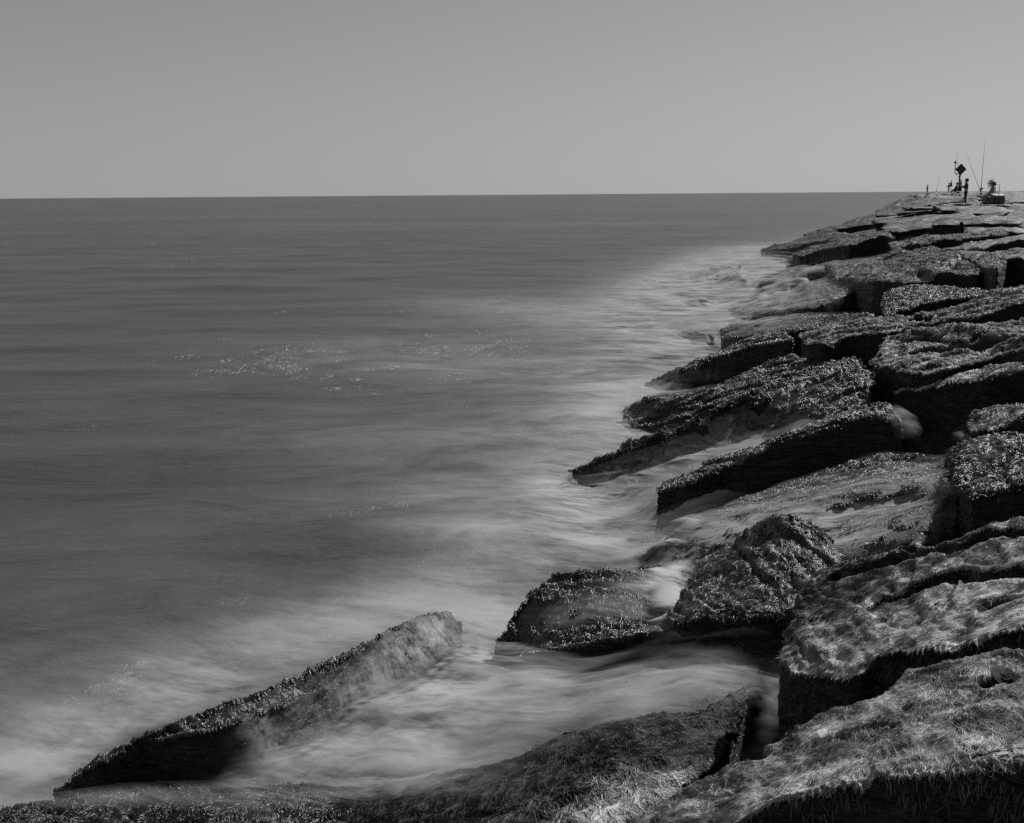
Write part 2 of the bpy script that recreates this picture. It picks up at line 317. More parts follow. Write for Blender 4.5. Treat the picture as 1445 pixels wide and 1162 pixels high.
    rock('dark square-faced block at the frame edge above the ledges', [(1416,365,1.9),(1445,361,1.96),(1560,352,2.02),(1560,362,2.0),(1445,367,1.93),(1418,370,1.88)], thick=.62, dry=.5, rough=.9, rnd=3)
    rock('straight beam with a black side and bright end, above the mist', [(1118,360,.85),(1180,338,1.32),(1215,331,1.52),(1252,326,1.72),(1263,337,1.62),(1250,332,1.66),(1200,344,1.4),(1150,354,1.08),(1128,364,.82)], thick=.62, dry=.5, rough=.8, rnd=2, taper=0, weed=('hair', 5000, .006, .06, (-.9, .3), .3))
    rock('dark headland block jutting farthest left above the mist', [(1072,351,.55),(1110,341,.9),(1148,327,1.3),(1166,325,1.4),(1205,328,1.5),(1205,337,1.35),(1150,341,1.1),(1100,354,.62)], thick=.8, dry=.25, rough=1.2, rnd=2)
    rock('knobbly boulder at the foot of the straight beam', [(1112,366,.62),(1126,357,.82),(1141,353,.92),(1151,357,.92),(1146,364,.82)], thick=.6, dry=.4, rough=1.0, rnd=4)
    rock('long beam with thin bright top beyond the broad slab', [(1258,342,1.6),(1300,334,1.76),(1380,327,1.92),(1416,324,1.97),(1420,330,1.95),(1330,338,1.76),(1296,344,1.68),(1262,350,1.54)], thick=.6, dry=.5, rough=.9, rnd=2, weed=('hair', 8000, .006, .06, (-.9, .3), .3))
    rock('wedge-ended pale slab at the frame edge with black underside', [(1328,350,1.68),(1375,341,1.86),(1430,331,2.02),(1560,325,2.08),(1560,333,2.06),(1442,340,2.0),(1392,350,1.84)], thick=.4, dry=.5, rough=.8, rnd=2)
    rock('flat slab beneath the wedge-ended pale one', [(1342,353,1.74),(1400,353,1.84),(1560,342,1.96),(1560,354,1.94),(1400,359,1.82),(1365,363,1.76)], thick=.6, dry=.5, rough=.8, rnd=2)
    rock('thin triangular fin of stone standing upright on the slabs', [(1349,329,1.7),(1353,328,1.78),(1361,329,1.76),(1358,331,1.7)], thick=.5, dry=.7, rough=.3, rnd=1, peak=(1353.5,328,1.78,.14,.42))
    rock('black-fronted block up the slope from the headland', [(1228,321,1.25),(1250,313,1.5),(1300,308,1.68),(1332,305,1.82),(1332,309,1.8),(1290,314,1.64),(1240,323,1.3)], thick=.75, dry=.6, rough=.9, rnd=2)
    # drowned rocks showing as dark shapes in the mist
    for lb, pl in (('drowned ridge farthest out in the mist, beyond the other drowned ridges', [(930,402,.03),(985,386,.3),(1035,372,.55),(1045,376,.5),(990,396,.2)]),
                   ('short drowned ridge in the middle of the mist', [(985,408,.05),(1020,393,.45),(1045,388,.6),(1055,393,.55),(1020,408,.2)]),
                   ('faint flat drowned rock on the seaward side of the mist', [(944,436,.02),(965,425,.25),(1000,420,.4),(1010,425,.3),(970,440,.05)]),
                   ('drowned ridge running up out of the mist beside the sloping slab', [(1020,432,.1),(1065,413,.55),(1110,399,.8),(1140,394,.9),(1135,402,.8),(1070,424,.45)]),
                   ('low ridge of rock leading out of the mist to the broad slab', [(1070,400,.6),(1110,385,.85),(1155,376,1.05),(1180,372,1.15),(1175,382,1.1),(1110,398,.75)]),
                   ('low rock at the mist edge below the headland block', [(1090,368,.3),(1120,362,.6),(1155,358,.8),(1165,366,.8),(1100,375,.3)])):
        rock(lb, pl, thick=.9, dry=.15, rough=1.0, rnd=4)
    for lb, u0, u1, d0, d1 in (('flat pale slab the standing angler is on', 1338, 1376, 65.5, 71.5), ('flat slab carrying the seated person and the cool box', 1377, 1425, 65.5, 71.5), ('flat slab right of the cool box at the frame edge', 1426, 1480, 65, 71)):
        w = [at_d(u, 300, d) for u, d in ((u0, d0), ((u0 + u1) / 2, d0 - .3), (u1, d0 + .2), (u1 + .5, d1), (u0 + 3, d1))]
        rock(lb, [Vector((p.x, p.y, 2.16)) for p in w], thick=.8, dry=.75, rough=.45, rnd=2)
build_rocks()

# far blocks of the jetty, copied from a few carved blocks
LT = np.array([25, 40, 60, 80, 120, 200, 290.]); UW = np.array([860, 985, 1100, 1190, 1232, 1256, 1268.]); UC = np.array([1445, 1400, 1352, 1340, 1332, 1304, 1296.])
ZT = np.array([25, 40, 70, 90, 110, 130, 160, 200, 290.]); ZC = np.array([2.0, 2.0, 2.1, 2.35, 2.66, 2.72, 2.4, 2.12, 2.15])
def jetty_point(t, q):
    """q 0 at the waterline, 1 at the crest, >1 on the flat top"""
    uw = np.interp(t, LT, UW); uc = np.interp(t, LT, UC); zc = float(np.interp(t, ZT, ZC))
    xw = (uw - W / 2) / F * t * 1.0; xc = (uc - W / 2) / F * t
    k = 1 / math.cos(PITCH) * (1 - .0)  # small correction for pitch
    xw *= math.cos(PITCH) ; xc *= math.cos(PITCH)
    x = xw + (xc - xw) * q
    z = zc * (1 - (1 - min(q, 1)) ** 1.5) if q >= 0 else q * 2
    return x, t, z
JAX = R(21)
protos = []
def proto_block(seed, vox=.032):
    bm = bmesh.new(); bmesh.ops.create_cube(bm, size=1)
    rs = np.random.default_rng(seed)
    for v in bm.verts: v.co += Vector(rs.normal(size=3) * (.07, .07, .05))
    me = bpy.data.meshes.new('p'); bm.to_mesh(me); bm.free()
    t = bpy.data.objects.new('p', me); C.objects.link(t)
    m = t.modifiers.new('r', 'REMESH'); m.mode = 'VOXEL'; m.voxel_size = vox
    m = t.modifiers.new('s', 'SMOOTH'); m.factor = .5; m.iterations = 2
    me = evaluated(t); bpy.data.objects.remove(t)
    V = get_v(me); Nn = get_n(me); sd = rs.random(3) * 99
    d = .07 * fbm(V * (1.8, 2.5, 2.5) + sd, 3) + .04 * fbm(V * (4, 9, 9) + sd, 3)
    V = V + Nn * d[:, None]; me.vertices.foreach_set('co', V.ravel()); me.update()
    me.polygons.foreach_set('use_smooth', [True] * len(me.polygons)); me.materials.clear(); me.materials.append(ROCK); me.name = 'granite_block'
    return me
protos = [proto_block(k) for k in range(8)]; coarse = [proto_block(k + 20, .07) for k in range(6)]
traced_xy = np.array([[*c[:2]] for _, _, _, _, _, c, _ in ROCKS])
def blocked(x, y, r):
    for o, V, _, _, _, c, _ in ROCKS:
        if abs(V[:, 0].mean() - x) < 6 and abs(V[:, 1].mean() - y) < 6:
            if (np.hypot(V[::7, 0] - x, V[::7, 1] - y) < r).any(): return True
    return False
t = 30.0; far_parts = []; nfar = 0
while t < 285:
    step = 1.9 + (t - 30) * .006 if t < 105 else 2.6
    xw, _, _ = jetty_point(t, 0); xc, _, _ = jetty_point(t, 1)
    xr = (1520 - W / 2) / F * t
    x = xw - .3 + random.random()
    while x < min(xr, xc + 26):
        ln = random.uniform(2.2, 3.8); q = (x + ln / 2 - xw) / (xc - xw)
        px, py, pz = jetty_point(t, q)
        py += random.uniform(-.4, .4); wd = step * random.uniform(.78, 1.05); hh = random.uniform(.75, 1.1)
        px = x + ln / 2; slope = -(jetty_point(t, min(q + .08, 1.3))[2] - jetty_point(t, q)[2]) / (.08 * (xc - xw))
        if t < 62 and q < .5: x += ln; continue
        if not blocked(px, py, 1.5):
            pz += random.uniform(-.26, .16)
            Rm = Matrix.Translation((px, py, pz - hh / 2)) @ Matrix.Rotation(-JAX * .6 + random.gauss(0, .12), 4, 'Z') @ Matrix.Rotation(slope + random.gauss(0, .05), 4, 'Y') @ Matrix.Rotation(random.gauss(.05, .07), 4, 'X') @ Matrix.Diagonal((ln, wd, hh, 1))
            if t < 92:
                o = bpy.data.objects.new('granite_block', random.choice(protos)); C.objects.link(o); o.matrix_world = Rm
                o['dry'] = random.uniform(.35, .8) if q > .35 else random.uniform(.15, .4)
                setup(o, ('weathered pale granite block of the distant flat jetty top' if q > .6 else 'dark granite block on the distant jetty slope near the surf'), 'rock',
                      'distant jetty top blocks' if q > .6 else 'distant jetty slope blocks'); nfar += 1
            else: far_parts.append((Rm, random.choice(coarse)))
        x += ln * random.uniform(.9, 1.02)
    t += step
print('far blocks', nfar, 'rubble', len(far_parts))
RV = []; RF = []; nv = 0
for Rm, pm in far_parts:
    v = get_v(pm); Mx = np.array(Rm); RV.append(v @ Mx[:3, :3].T + Mx[:3, 3])
    RF += [tuple(i + nv for i in p.vertices) for p in pm.polygons]; nv += len(v)
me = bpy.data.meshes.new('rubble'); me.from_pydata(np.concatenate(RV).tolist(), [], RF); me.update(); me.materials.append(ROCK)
o = bpy.data.objects.new('rubble', me); C.objects.link(o); o['dry'] = .5
me.polygons.foreach_set('use_smooth', [True] * len(me.polygons))
setup(o, 'far end of the jetty, granite blocks too small to tell apart', 'rocks', kind='stuff')

def blobs(U, Vv, lst):
    s = 0
    for (u, v, su, sv, ang, amp) in lst:
        a = R(ang); du = U - u; dv = Vv - v
        x = (du * math.cos(a) - dv * math.sin(a)) / su; y = (du * math.sin(a) + dv * math.cos(a)) / sv
        s = s + amp * np.exp(-.5 * (x * x + y * y))
    return s

# ------------------------------------------------------------------ seaweed
def blur(a, n=1):
    for _ in range(n):
        p = np.pad(a, 1, 'edge')
        a = (p[:-2, 1:-1] + p[2:, 1:-1] + p[1:-1, :-2] + p[1:-1, 2:] + p[1:-1, 1:-1] * 2) / 6
    return a
def maxf(a):
    p = np.pad(a, 1, 'edge'); return np.max([p[i:i + a.shape[0], j:j + a.shape[1]] for i in range(3) for j in range(3)], axis=0)
def bil(g, X, Y):
    X = np.clip(X, 0, g.shape[0] - 1.001); Y = np.clip(Y, 0, g.shape[1] - 1.001)
    i = X.astype(int); j = Y.astype(int); fx = X - i; fy = Y - j
    return g[i, j] * (1 - fx) * (1 - fy) + g[i + 1, j] * fx * (1 - fy) + g[i, j + 1] * (1 - fx) * fy + g[i + 1, j + 1] * fx * fy

LEVELS = [(1060, 930, .50), (1000, 960, .50), (980, 925, .36), (880, 935, .16), (780, 945, .08), (710, 940, .02), (900, 1000, .40), (760, 980, .22), (760, 1050, .30), (650, 940, .12), (620, 1060, .20), (500, 1000, .12), (420, 1080, .12), (350, 1095, .12), (250, 1105, .10), (80, 1125, .06), (700, 880, .06), (550, 860, .05), (300, 950, .03), (50, 1080, .03),
          (860, 740, .05), (880, 790, .08), (960, 700, .30), (1060, 640, .55), (1150, 607, .80), (1000, 655, .42), (850, 690, .06), (900, 610, .04), (850, 640, .03), (930, 560, .03), (1020, 500, .12), (1100, 480, .3), (1200, 445, .55), (1180, 420, .4), (1100, 430, .25), (1000, 440, .1), (950, 400, .04), (1050, 390, .2), (1120, 378, .3), (1160, 372, .45), (1080, 352, .0), (1130, 357, .05), (1180, 350, .1), (600, 700, .0), (400, 600, 0), (700, 400, 0), (100, 800, 0)]
def idw(X, Y):
    w = 0; z = 0
    for u, v, zz in LEVELS:
        p = at(u, v, zz); d2 = ((X - p.x) ** 2 + (Y - p.y) ** 2) / (.2 + .02 * p.y) ** 2; k = 1 / (d2 + .3) ** 1.6; w = w + k; z = z + k * zz
    return z / w
def grow(entry):
    o, V, Nn, vs, weed, c, axis = entry
    if not weed: return
    kind, count, rad, length, base, swirl = weed
    lo = V.min(0) - .25; cell = vs * 1.05; sh = np.ceil((V.max(0) + .25 - lo)[:2] / cell).astype(int) + 2
    g = np.full(sh, -9.0); ij = ((V[:, :2] - lo[:2]) / cell).astype(int)
    np.maximum.at(g, (ij[:, 0], ij[:, 1]), V[:, 2])
    g = np.maximum(g, np.where(g < -8, maxf(g), -9)); low = V[:, 2].min() ; g[g < -8] = low
    gs = blur(g, 10); gx, gy = np.gradient(gs, cell)
    topz = bil(g, (V[:, 0] - lo[0]) / cell, (V[:, 1] - lo[1]) / cell)
    ok = np.where((Nn[:, 2] > (.6 if kind == 'hair' else .45)) & (V[:, 2] > topz - .05))[0]
    # keep to what stands above the water
    ok = ok[V[ok, 2] > .02]
    if len(ok) == 0: return
    K = 7
    # tufts: strands gather in clumps that share a heading
    idx = rng.choice(ok, count); P = V[idx] + rng.normal(size=(count, 3)) * vs * .6
    dens = fbm(V[idx] * np.array([3, 3, 3]) + 5, 2); keep = dens > rng.uniform(-1.1, -.25, count)
    keep &= bil(g, (P[:, 0] - lo[0]) / cell, (P[:, 1] - lo[1]) / cell) > V[idx, 2] - .04
    if 'broad slab' in o['label']: keep &= P[:, 2] > idw(P[:, 0], P[:, 1]) + .015
    for w_, pl_ in INFO[o.name][1]: keep &= seg_dist(P, pl_) > w_ * .75
    P = P[keep]; idx = idx[keep]; n = len(P)
    q = V[idx]
    ang = fbm(q * 2.2 + 3, 2) * 2.4 * swirl + fbm(q * 9 + 40, 2) * 1.4 + rng.normal(size=n) * .22
    ln = length * rng.uniform(.5, 1.35, n) / (K - 1)
    pts = np.empty((n, K, 3)); lift = rad * .8 + rng.random(n) ** 2 * rad * 4
    P[:, 2] = bil(g, (P[:, 0] - lo[0]) / cell, (P[:, 1] - lo[1]) / cell)
    pts[:, 0] = P; pts[:, 0, 2] += lift * .3
    cur = P.copy(); cur[:, 2] += lift
    b = np.array(base, float)
    curl = rng.normal(size=n) * .16; hung = np.zeros(n)
    for k in range(1, K):
        X = (cur[:, 0] - lo[0]) / cell; Y = (cur[:, 1] - lo[1]) / cell
        sx = -bil(gx, X, Y); sy = -bil(gy, X, Y); m = np.hypot(sx, sy) + 1e-6
        wgt = np.clip(m * 1.6, 0, 1.6) / m
        dx = sx * wgt + b[0] * .8; dy = sy * wgt + b[1] * .8; m = np.hypot(dx, dy) + 1e-6
        dx /= m; dy /= m; a = ang * np.where(np.hypot(sx, sy) > 1.2, .35, 1) + curl * k
        ux = dx * np.cos(a) - dy * np.sin(a); uy = dx * np.sin(a) + dy * np.cos(a)
        nx = cur[:, 0] + ux * ln; ny = cur[:, 1] + uy * ln
        nz = bil(g, (nx - lo[0]) / cell, (ny - lo[1]) / cell) + lift
        fall = (nz < cur[:, 2] - ln * 1.1) | (hung > 0); ln = np.where(fall, ln * rng.uniform(.1, .55, n) ** (1 if c[1] < 5 else .8), ln); hung = hung + fall
        nx = np.where(fall, cur[:, 0] + ux * ln * .35, nx); ny = np.where(fall, cur[:, 1] + uy * ln * .35, ny)
        nz = np.where(fall, np.maximum(cur[:, 2] - ln * .92, nz), np.minimum(nz, cur[:, 2] + ln * .8))
        cur = np.stack([nx, ny, nz], 1); pts[:, k] = cur
    fl = q * np.array([1, 1, 1]); rot_ = np.stack([fl[:, 0] * .92 - fl[:, 1] * .38, fl[:, 0] * .38 + fl[:, 1] * .92, fl[:, 2]], 1)
    dsc = 3.0 / max(c[1], 3.0); dist_ = c[1]
    shade = {'hair': .60 - .14 * min(1, max(0, (dist_ - 9) / 10)), 'mid': .42, 'wet': .42}[kind] + .70 * fbm(rot_ * np.array([3.5, 22, 22]) * (.45 + .55 * dsc) + 7, 3) + .14 * fbm(rot_ * 1.3 + 60, 2) + rng.normal(size=n) * .13
    if INFO[o.name][0]:
        uu_, vv_ = proj(q); shade = shade - blobs(uu_, vv_, INFO[o.name][0])
    shade = np.clip(shade, 0, 1)
    hc = bpy.data.hair_curves.new('seaweed'); hc.add_curves([K] * n)
    hc.attributes['position'].data.foreach_set('vector', (pts - np.array(c)).astype(np.float32).ravel())
    ra = hc.attributes.get('radius') or hc.attributes.new('radius', 'FLOAT', 'POINT')
    prof = np.array([.8, 1, 1, 1, .9, .7, .25]); rr = (rad * rng.uniform(.55, 1.3, n))[:, None] * prof
    ra.data.foreach_set('value', rr.astype(np.float32).ravel())
    sa = hc.attributes.new('shade', 'FLOAT', 'CURVE'); sa.data.foreach_set('value', shade.astype(np.float32))
    hc.materials.append(WEED[kind])
    h = bpy.data.objects.new('seaweed', hc); C.objects.link(h); h.parent = o
for e in ROCKS: grow(e)
def hang(entry, count, rad, length):
    o, V, Nn, vs, weed, c, axis = entry
    ok = np.where((Nn[:, 2] < .45) & (Nn[:, 2] > -.4) & (V[:, 2] > V[:, 2].max() - .62) & (Nn[:, 1] < .2))[0]
    cl = fbm(V[ok] * 9 + 21, 2); ok = ok[cl > -.05]; idx = rng.choice(ok, count); P = V[idx]; Nr = Nn[idx]; K = 5; pts = np.empty((count, K, 3)); pts[:, 0] = P
    L = length * rng.uniform(.4, 1.4, count) / (K - 1); sw = rng.normal(size=(count, 2)) * .5
    for k in range(1, K):
        pts[:, k] = pts[:, k - 1] + np.stack([Nr[:, 0] * .35 + sw[:, 0] * .6, Nr[:, 1] * .35 + sw[:, 1] * .3, -1 + .2 * k * np.abs(sw[:, 0])], 1) * L[:, None]
    hc = bpy.data.hair_curves.new('hanging_weed'); hc.add_curves([K] * count)
    hc.attributes['position'].data.foreach_set('vector', (pts - np.array(c)).astype(np.float32).ravel())
    ra = hc.attributes.get('radius') or hc.attributes.new('radius', 'FLOAT', 'POINT'); ra.data.foreach_set('value', ((rad * rng.uniform(.5, 1.5, count))[:, None] * np.array([1, 1, .9, .7, .3])).astype(np.float32).ravel())
    sa = hc.attributes.new('shade', 'FLOAT', 'CURVE'); sa.data.foreach_set('value', np.clip(.5 + .6 * fbm(P * 14, 2) + rng.normal(size=count) * .2, 0, 1).astype(np.float32))
    hc.materials.append(WEED['wet']); h = bpy.data.objects.new('hanging_weed', hc); C.objects.link(h); h.parent = o
hang(ROCKS[0], 2200, .0013, .03); hang(ROCKS[1], 1000, .0014, .03)

# shoreline in the photograph, on the water plane
SHORE = [at(u, v, 0) for u, v in ((-300, 1300), (-40, 1180), (70, 1125), (330, 1108), (560, 1080), (640, 960), (700, 930), (900, 930), (935, 800), (935, 748), (860, 730), (805, 690), (830, 640), (885, 590), (915, 545), (960, 525), (1010, 495), (955, 480), (935, 440), (930, 402))]
SHORE += [Vector((jetty_point(t_, 0)[0], t_, 0)) for t_ in (45, 60, 80, 100, 120, 160, 200, 240, 285)] + [Vector((jetty_point(285, 1)[0] + 4, 290, 0))]
SHORE = [np.array(s) for s in SHORE]

# ------------------------------------------------------------------ core of the bank, under the blocks
tz = np.concatenate([V[::9] for _, V, Nn, *_ in ROCKS]); 
def bank():
    sp = sorted((float(p[1]), float(p[0])) for p in SHORE); shy = [p[0] for p in sp]; shx = [p[1] for p in sp]
    ys = np.concatenate([np.linspace(1.5, 40, 90), np.linspace(41, 300, 120)])
    xs = np.linspace(-1, 1, 90); verts = []; faces = []
    top = [(np.array([V[:, 0].mean(), V[:, 1].mean()]), V[:, 2].max()) for _, V, *_ in ROCKS]
    for y in ys:
        for s in xs:
            x = s * (8 + y * .55) + y * .28; z = None
            if y < 32:
                w = 0; zz = 0
                for cc, zt in top:
                    d2 = (cc[0] - x) ** 2 + (cc[1] - y) ** 2; k = 1 / (d2 + .05) ** 2; w += k; zz += k * zt
                z = zz / w - 1.1
                if y > 25: 
                    xw = jetty_point(y, 0)[0]; xc = jetty_point(y, 1)[0]; z = min(z, jetty_point(y, (x - xw) / (xc - xw))[2] - .6)
            else:
                xw = jetty_point(y, 0)[0]; xc = jetty_point(y, 1)[0]; z = jetty_point(y, (x - xw) / (xc - xw))[2] - .55
            xs_ = np.interp(y, shy, shx); verts.append((x, y, max(min(z, (x - xs_) * .45 - .35), -3)))
    n = len(xs)
    for i in range(len(ys) - 1):
        for j in range(n - 1): faces.append((i * n + j, i * n + j + 1, (i + 1) * n + j + 1, (i + 1) * n + j))
    V = np.array(verts)
    return V, faces
V, f = bank()
o = mesh_obj('ground', V, f, simple('black_rubble', .006, .8, .2)); o['kind'] = 'structure'

# ------------------------------------------------------------------ water
# global height of the rocks on a grid
gx0, gx1 = -7.0, 15.0; NX = 441; XS = np.linspace(gx0, gx1, NX)
yy = [2.6]
while yy[-1] < 60: yy.append(yy[-1] + max(.035, .035 + (yy[-1] - 6) * .0045))
YS = np.array(yy); NY = len(YS)
HG = np.full((NX, NY), -3.0); ID = np.full((NX, NY), -1)
for k_, (o_, V, *_) in enumerate(ROCKS):
    i = np.clip(np.searchsorted(XS, V[:, 0]), 0, NX - 1); j = np.clip(np.searchsorted(YS, V[:, 1]), 0, NY - 1)
    old_ = HG.copy(); np.maximum.at(HG, (i, j), V[:, 2]); ID[HG > old_] = k_
HG = np.where(HG < -1, np.maximum(HG, maxf(HG)), HG); HGm = np.maximum(HG, -.6)

def sea():
    xs = np.concatenate([-np.geomspace(30000, 45, 40), np.linspace(-44, 60, 420), np.geomspace(61, 30000, 40)])
    ys = np.concatenate([[-300, -60, -10], np.geomspace(1.5, 320, 520), np.geomspace(330, 40000, 40)])
    X, Y = np.meshgrid(xs, ys, indexing='ij'); P = np.stack([X.ravel(), Y.ravel(), np.zeros(X.size)], 1)
    near = (np.abs(P[:, 0]) < 80) & (P[:, 1] > 1) & (P[:, 1] < 320)
    d = np.full(len(P), 1e4); d[near] = seg_dist(P[near], SHORE)
    foam = .44 * (1 - .72 * sstep(35, 110, P[:, 1])) * np.exp(-d / (1.1 + .025 * P[:, 1])) + .05 * (1 - .7 * sstep(35, 110, P[:, 1])) * np.exp(-d / (4.5 + .05 * P[:, 1]))
    U, Vv = proj(P)
    foam = foam + np.where(near, 1.1 * blobs(U, Vv, [(840, 445, 170, 14, 0, .30), (760, 430, 90, 9, 0, .16), (980, 430, 80, 40, 15, .35), (760, 515, 190, 22, -3, .24), (880, 590, 60, 40, 30, .2), (720, 742, 100, 9, 0, .30),
        (650, 690, 120, 22, 4, .12), (800, 770, 110, 25, 0, .30), (700, 830, 130, 30, 12, .34), (480, 890, 110, 22, 25, .30), (250, 975, 110, 24, 28, .32), (60, 1060, 100, 36, 20, .30), (560, 600, 200, 30, 0, .10), (520, 500, 160, 18, 0, .14), (640, 425, 80, 10, 0, .12), (940, 500, 90, 30, 20, .3), (900, 560, 80, 30, 30, .25), (1130, 345, 40, 6, 20, .15)]), 0)
    swell = np.where(near, .075 * fbm(np.stack([P[:, 0] * .16, P[:, 1] * .35, P[:, 0] * 0], 1), 3) , 0) * sstep(200, 60, P[:, 1])
    P[:, 2] = swell - .03
    ny = len(ys); nx = len(xs); idx = np.arange(nx * ny).reshape(nx, ny)
    F4 = np.stack([idx[:-1, :-1], idx[1:, :-1], idx[1:, 1:], idx[:-1, 1:]], -1).reshape(-1, 4)
    me = bpy.data.meshes.new('water'); me.vertices.add(len(P)); me.vertices.foreach_set('co', P.ravel())
    me.loops.add(F4.size); me.loops.foreach_set('vertex_index', F4.ravel().astype(np.int32))
    me.polygons.add(len(F4)); me.polygons.foreach_set('loop_start', np.arange(0, F4.size, 4, dtype=np.int32)); me.update(calc_edges=True)
    me.polygons.foreach_set('use_smooth', [True] * len(F4))
    at_ = me.attributes.new('foam', 'FLOAT', 'POINT'); at_.data.foreach_set('value', np.clip(foam, 0, 1.2).astype(np.float32))
    m, nt, b = mat('long_exposure_sea')
    tc = N(nt, 'ShaderNodeTexCoord'); P_ = tc.outputs['Object']
    fa = N(nt, 'ShaderNodeAttribute', attribute_name='foam').outputs['Fac']
    n1 = noise(nt, mapping(nt, P_, (.42, .62, 1), (0, 0, R(-8))), 1.0, 7, .66, 1.0)
    n2 = noise(nt, mapping(nt, P_, (.05, .10, 1)), 1.0, 5, .6, .4)
    n3 = noise(nt, mapping(nt, P_, (1.3, 2.2, 1), (0, 0, R(-10))), 1.0, 6, .64, .9)
    streak = math_n(nt, 'ADD', math_n(nt, 'MULTIPLY', n1, .6), math_n(nt, 'MULTIPLY', n3, .4))
    def calm(fac, mid):
        sx_ = N(nt, 'ShaderNodeSeparateXYZ'); nt.links.new(P_, sx_.inputs[0]); mr = N(nt, 'ShaderNodeMapRange'); nt.links.new(sx_.outputs[1], mr.inputs[0])
        mr.inputs[1].default_value = 12; mr.inputs[2].default_value = 32; mr.inputs[3].default_value = 0; mr.inputs[4].default_value = .65
        mx = N(nt, 'ShaderNodeMix'); nt.links.new(mr.outputs[0], mx.inputs[0]); nt.links.new(fac, mx.inputs[2]); mx.inputs[3].default_value = mid; return mx.outputs[0]
    f1 = math_n(nt, 'MULTIPLY', fa, calm(ramp(nt, streak, [(.34, .10), (.64, 1.45)]), .75))
    base = math_n(nt, 'ADD', math_n(nt, 'MULTIPLY', ramp(nt, n2, [(.36, 0.0), (.66, 1.0)]), .05), math_n(nt, 'MULTIPLY', ramp(nt, n1, [(.38, 0.0), (.68, 1.0)]), .03))
    n5 = noise(nt, mapping(nt, P_, (.012, .05, 1)), 1.0, 6, .65, .8); base = math_n(nt, 'ADD', base, math_n(nt, 'MULTIPLY', ramp(nt, n5, [(.36, 0.0), (.66, 1.0)]), .06))
    n7 = noise(nt, mapping(nt, P_, (.14, .42, 1), (0, 0, R(6))), 1.0, 8, .72, 1.2); base = math_n(nt, 'ADD', base, math_n(nt, 'MULTIPLY', ramp(nt, n7, [(.38, 0.0), (.64, 1.0)]), .045))
    k = math_n(nt, 'ADD', f1, base, True)
    mix = N(nt, 'ShaderNodeMix', data_type='RGBA'); nt.links.new(k, mix.inputs[0]); mix.inputs[6].default_value = grey(.010); mix.inputs[7].default_value = grey(.31)
    nt.links.new(mix.outputs[2], b.inputs['Base Color'])
    nt.links.new(math_n(nt, 'ADD', ramp(nt, n5, [(.35, .22), (.65, .31)]), math_n(nt, 'MULTIPLY', k, .6), True), b.inputs['Roughness'])
    b.inputs['IOR'].default_value = 1.33; b.inputs['Specular IOR Level'].default_value = .5
    bp = N(nt, 'ShaderNodeBump'); bp.inputs['Strength'].default_value = .45; bp.inputs['Distance'].default_value = .14
    nt.links.new(math_n(nt, 'ADD', math_n(nt, 'ADD', n1, math_n(nt, 'MULTIPLY', n7, 1.4)), math_n(nt, 'MULTIPLY', n3, .25)), bp.inputs['Height']); nt.links.new(bp.outputs[0], b.inputs['Normal'])
    me.materials.append(m)
    o = bpy.data.objects.new('water', me); C.objects.link(o); o['kind'] = 'structure'
sea()

# wash: thin white water standing in the gaps and streaming over the rocks
def sheet_mesh(name, Z, A, material, thr=.012):
    nx, ny = Z.shape; X, Y = np.meshgrid(XS[:nx], YS[:ny], indexing='ij')
    idx = np.arange(nx * ny).reshape(nx, ny)
    Fq = np.stack([idx[:-1, :-1], idx[1:, :-1], idx[1:, 1:], idx[:-1, 1:]], -1).reshape(-1, 4)
    a = A.ravel(); Fq = Fq[a[Fq].max(1) > thr]
    used = np.unique(Fq); rm = np.full(nx * ny, -1); rm[used] = np.arange(len(used)); Fq = rm[Fq]
    P = np.stack([X.ravel(), Y.ravel(), Z.ravel()], 1)[used]
    me = bpy.data.meshes.new(name); me.vertices.add(len(P)); me.vertices.foreach_set('co', P.ravel())
    me.loops.add(Fq.size); me.loops.foreach_set('vertex_index', Fq.ravel().astype(np.int32))
    me.polygons.add(len(Fq)); me.polygons.foreach_set('loop_start', np.arange(0, Fq.size, 4, dtype=np.int32)); me.update(calc_edges=True)
    me.polygons.foreach_set('use_smooth', [True] * len(Fq))
    at_ = me.attributes.new('cover', 'FLOAT', 'POINT'); at_.data.foreach_set('value', np.clip(a[used], 0, 1.3).astype(np.float32))
    me.materials.append(material)
    o = bpy.data.objects.new(name, me); C.objects.link(o); return o
def wash_material(name, sc=(1, 2.6, 2.6), rot=22, col=.35):
    m, nt, b = mat(name)
    tc = N(nt, 'ShaderNodeTexCoord'); P_ = mapping(nt, tc.outputs['Object'], (1, 1, 1), (0, 0, R(rot)))
    a = N(nt, 'ShaderNodeAttribute', attribute_name='cover').outputs['Fac']
    n1 = noise(nt, mapping(nt, P_, sc), 1.3, 6, .6, .5); n2 = noise(nt, mapping(nt, P_, tuple(3.2 * s for s in sc)), 2.0, 4, .6, .3)
    st = math_n(nt, 'ADD', math_n(nt, 'MULTIPLY', n1, .7), math_n(nt, 'MULTIPLY', n2, .3))
    al = math_n(nt, 'MULTIPLY', a, ramp(nt, st, [(.38, .06), (.60, 1.3)]), True)
    nt.links.new(al, b.inputs['Alpha'])
    b.inputs['Base Color'].default_value = grey(col); b.inputs['Roughness'].default_value = .7; b.inputs['Specular IOR Level'].default_value = .15
    return m
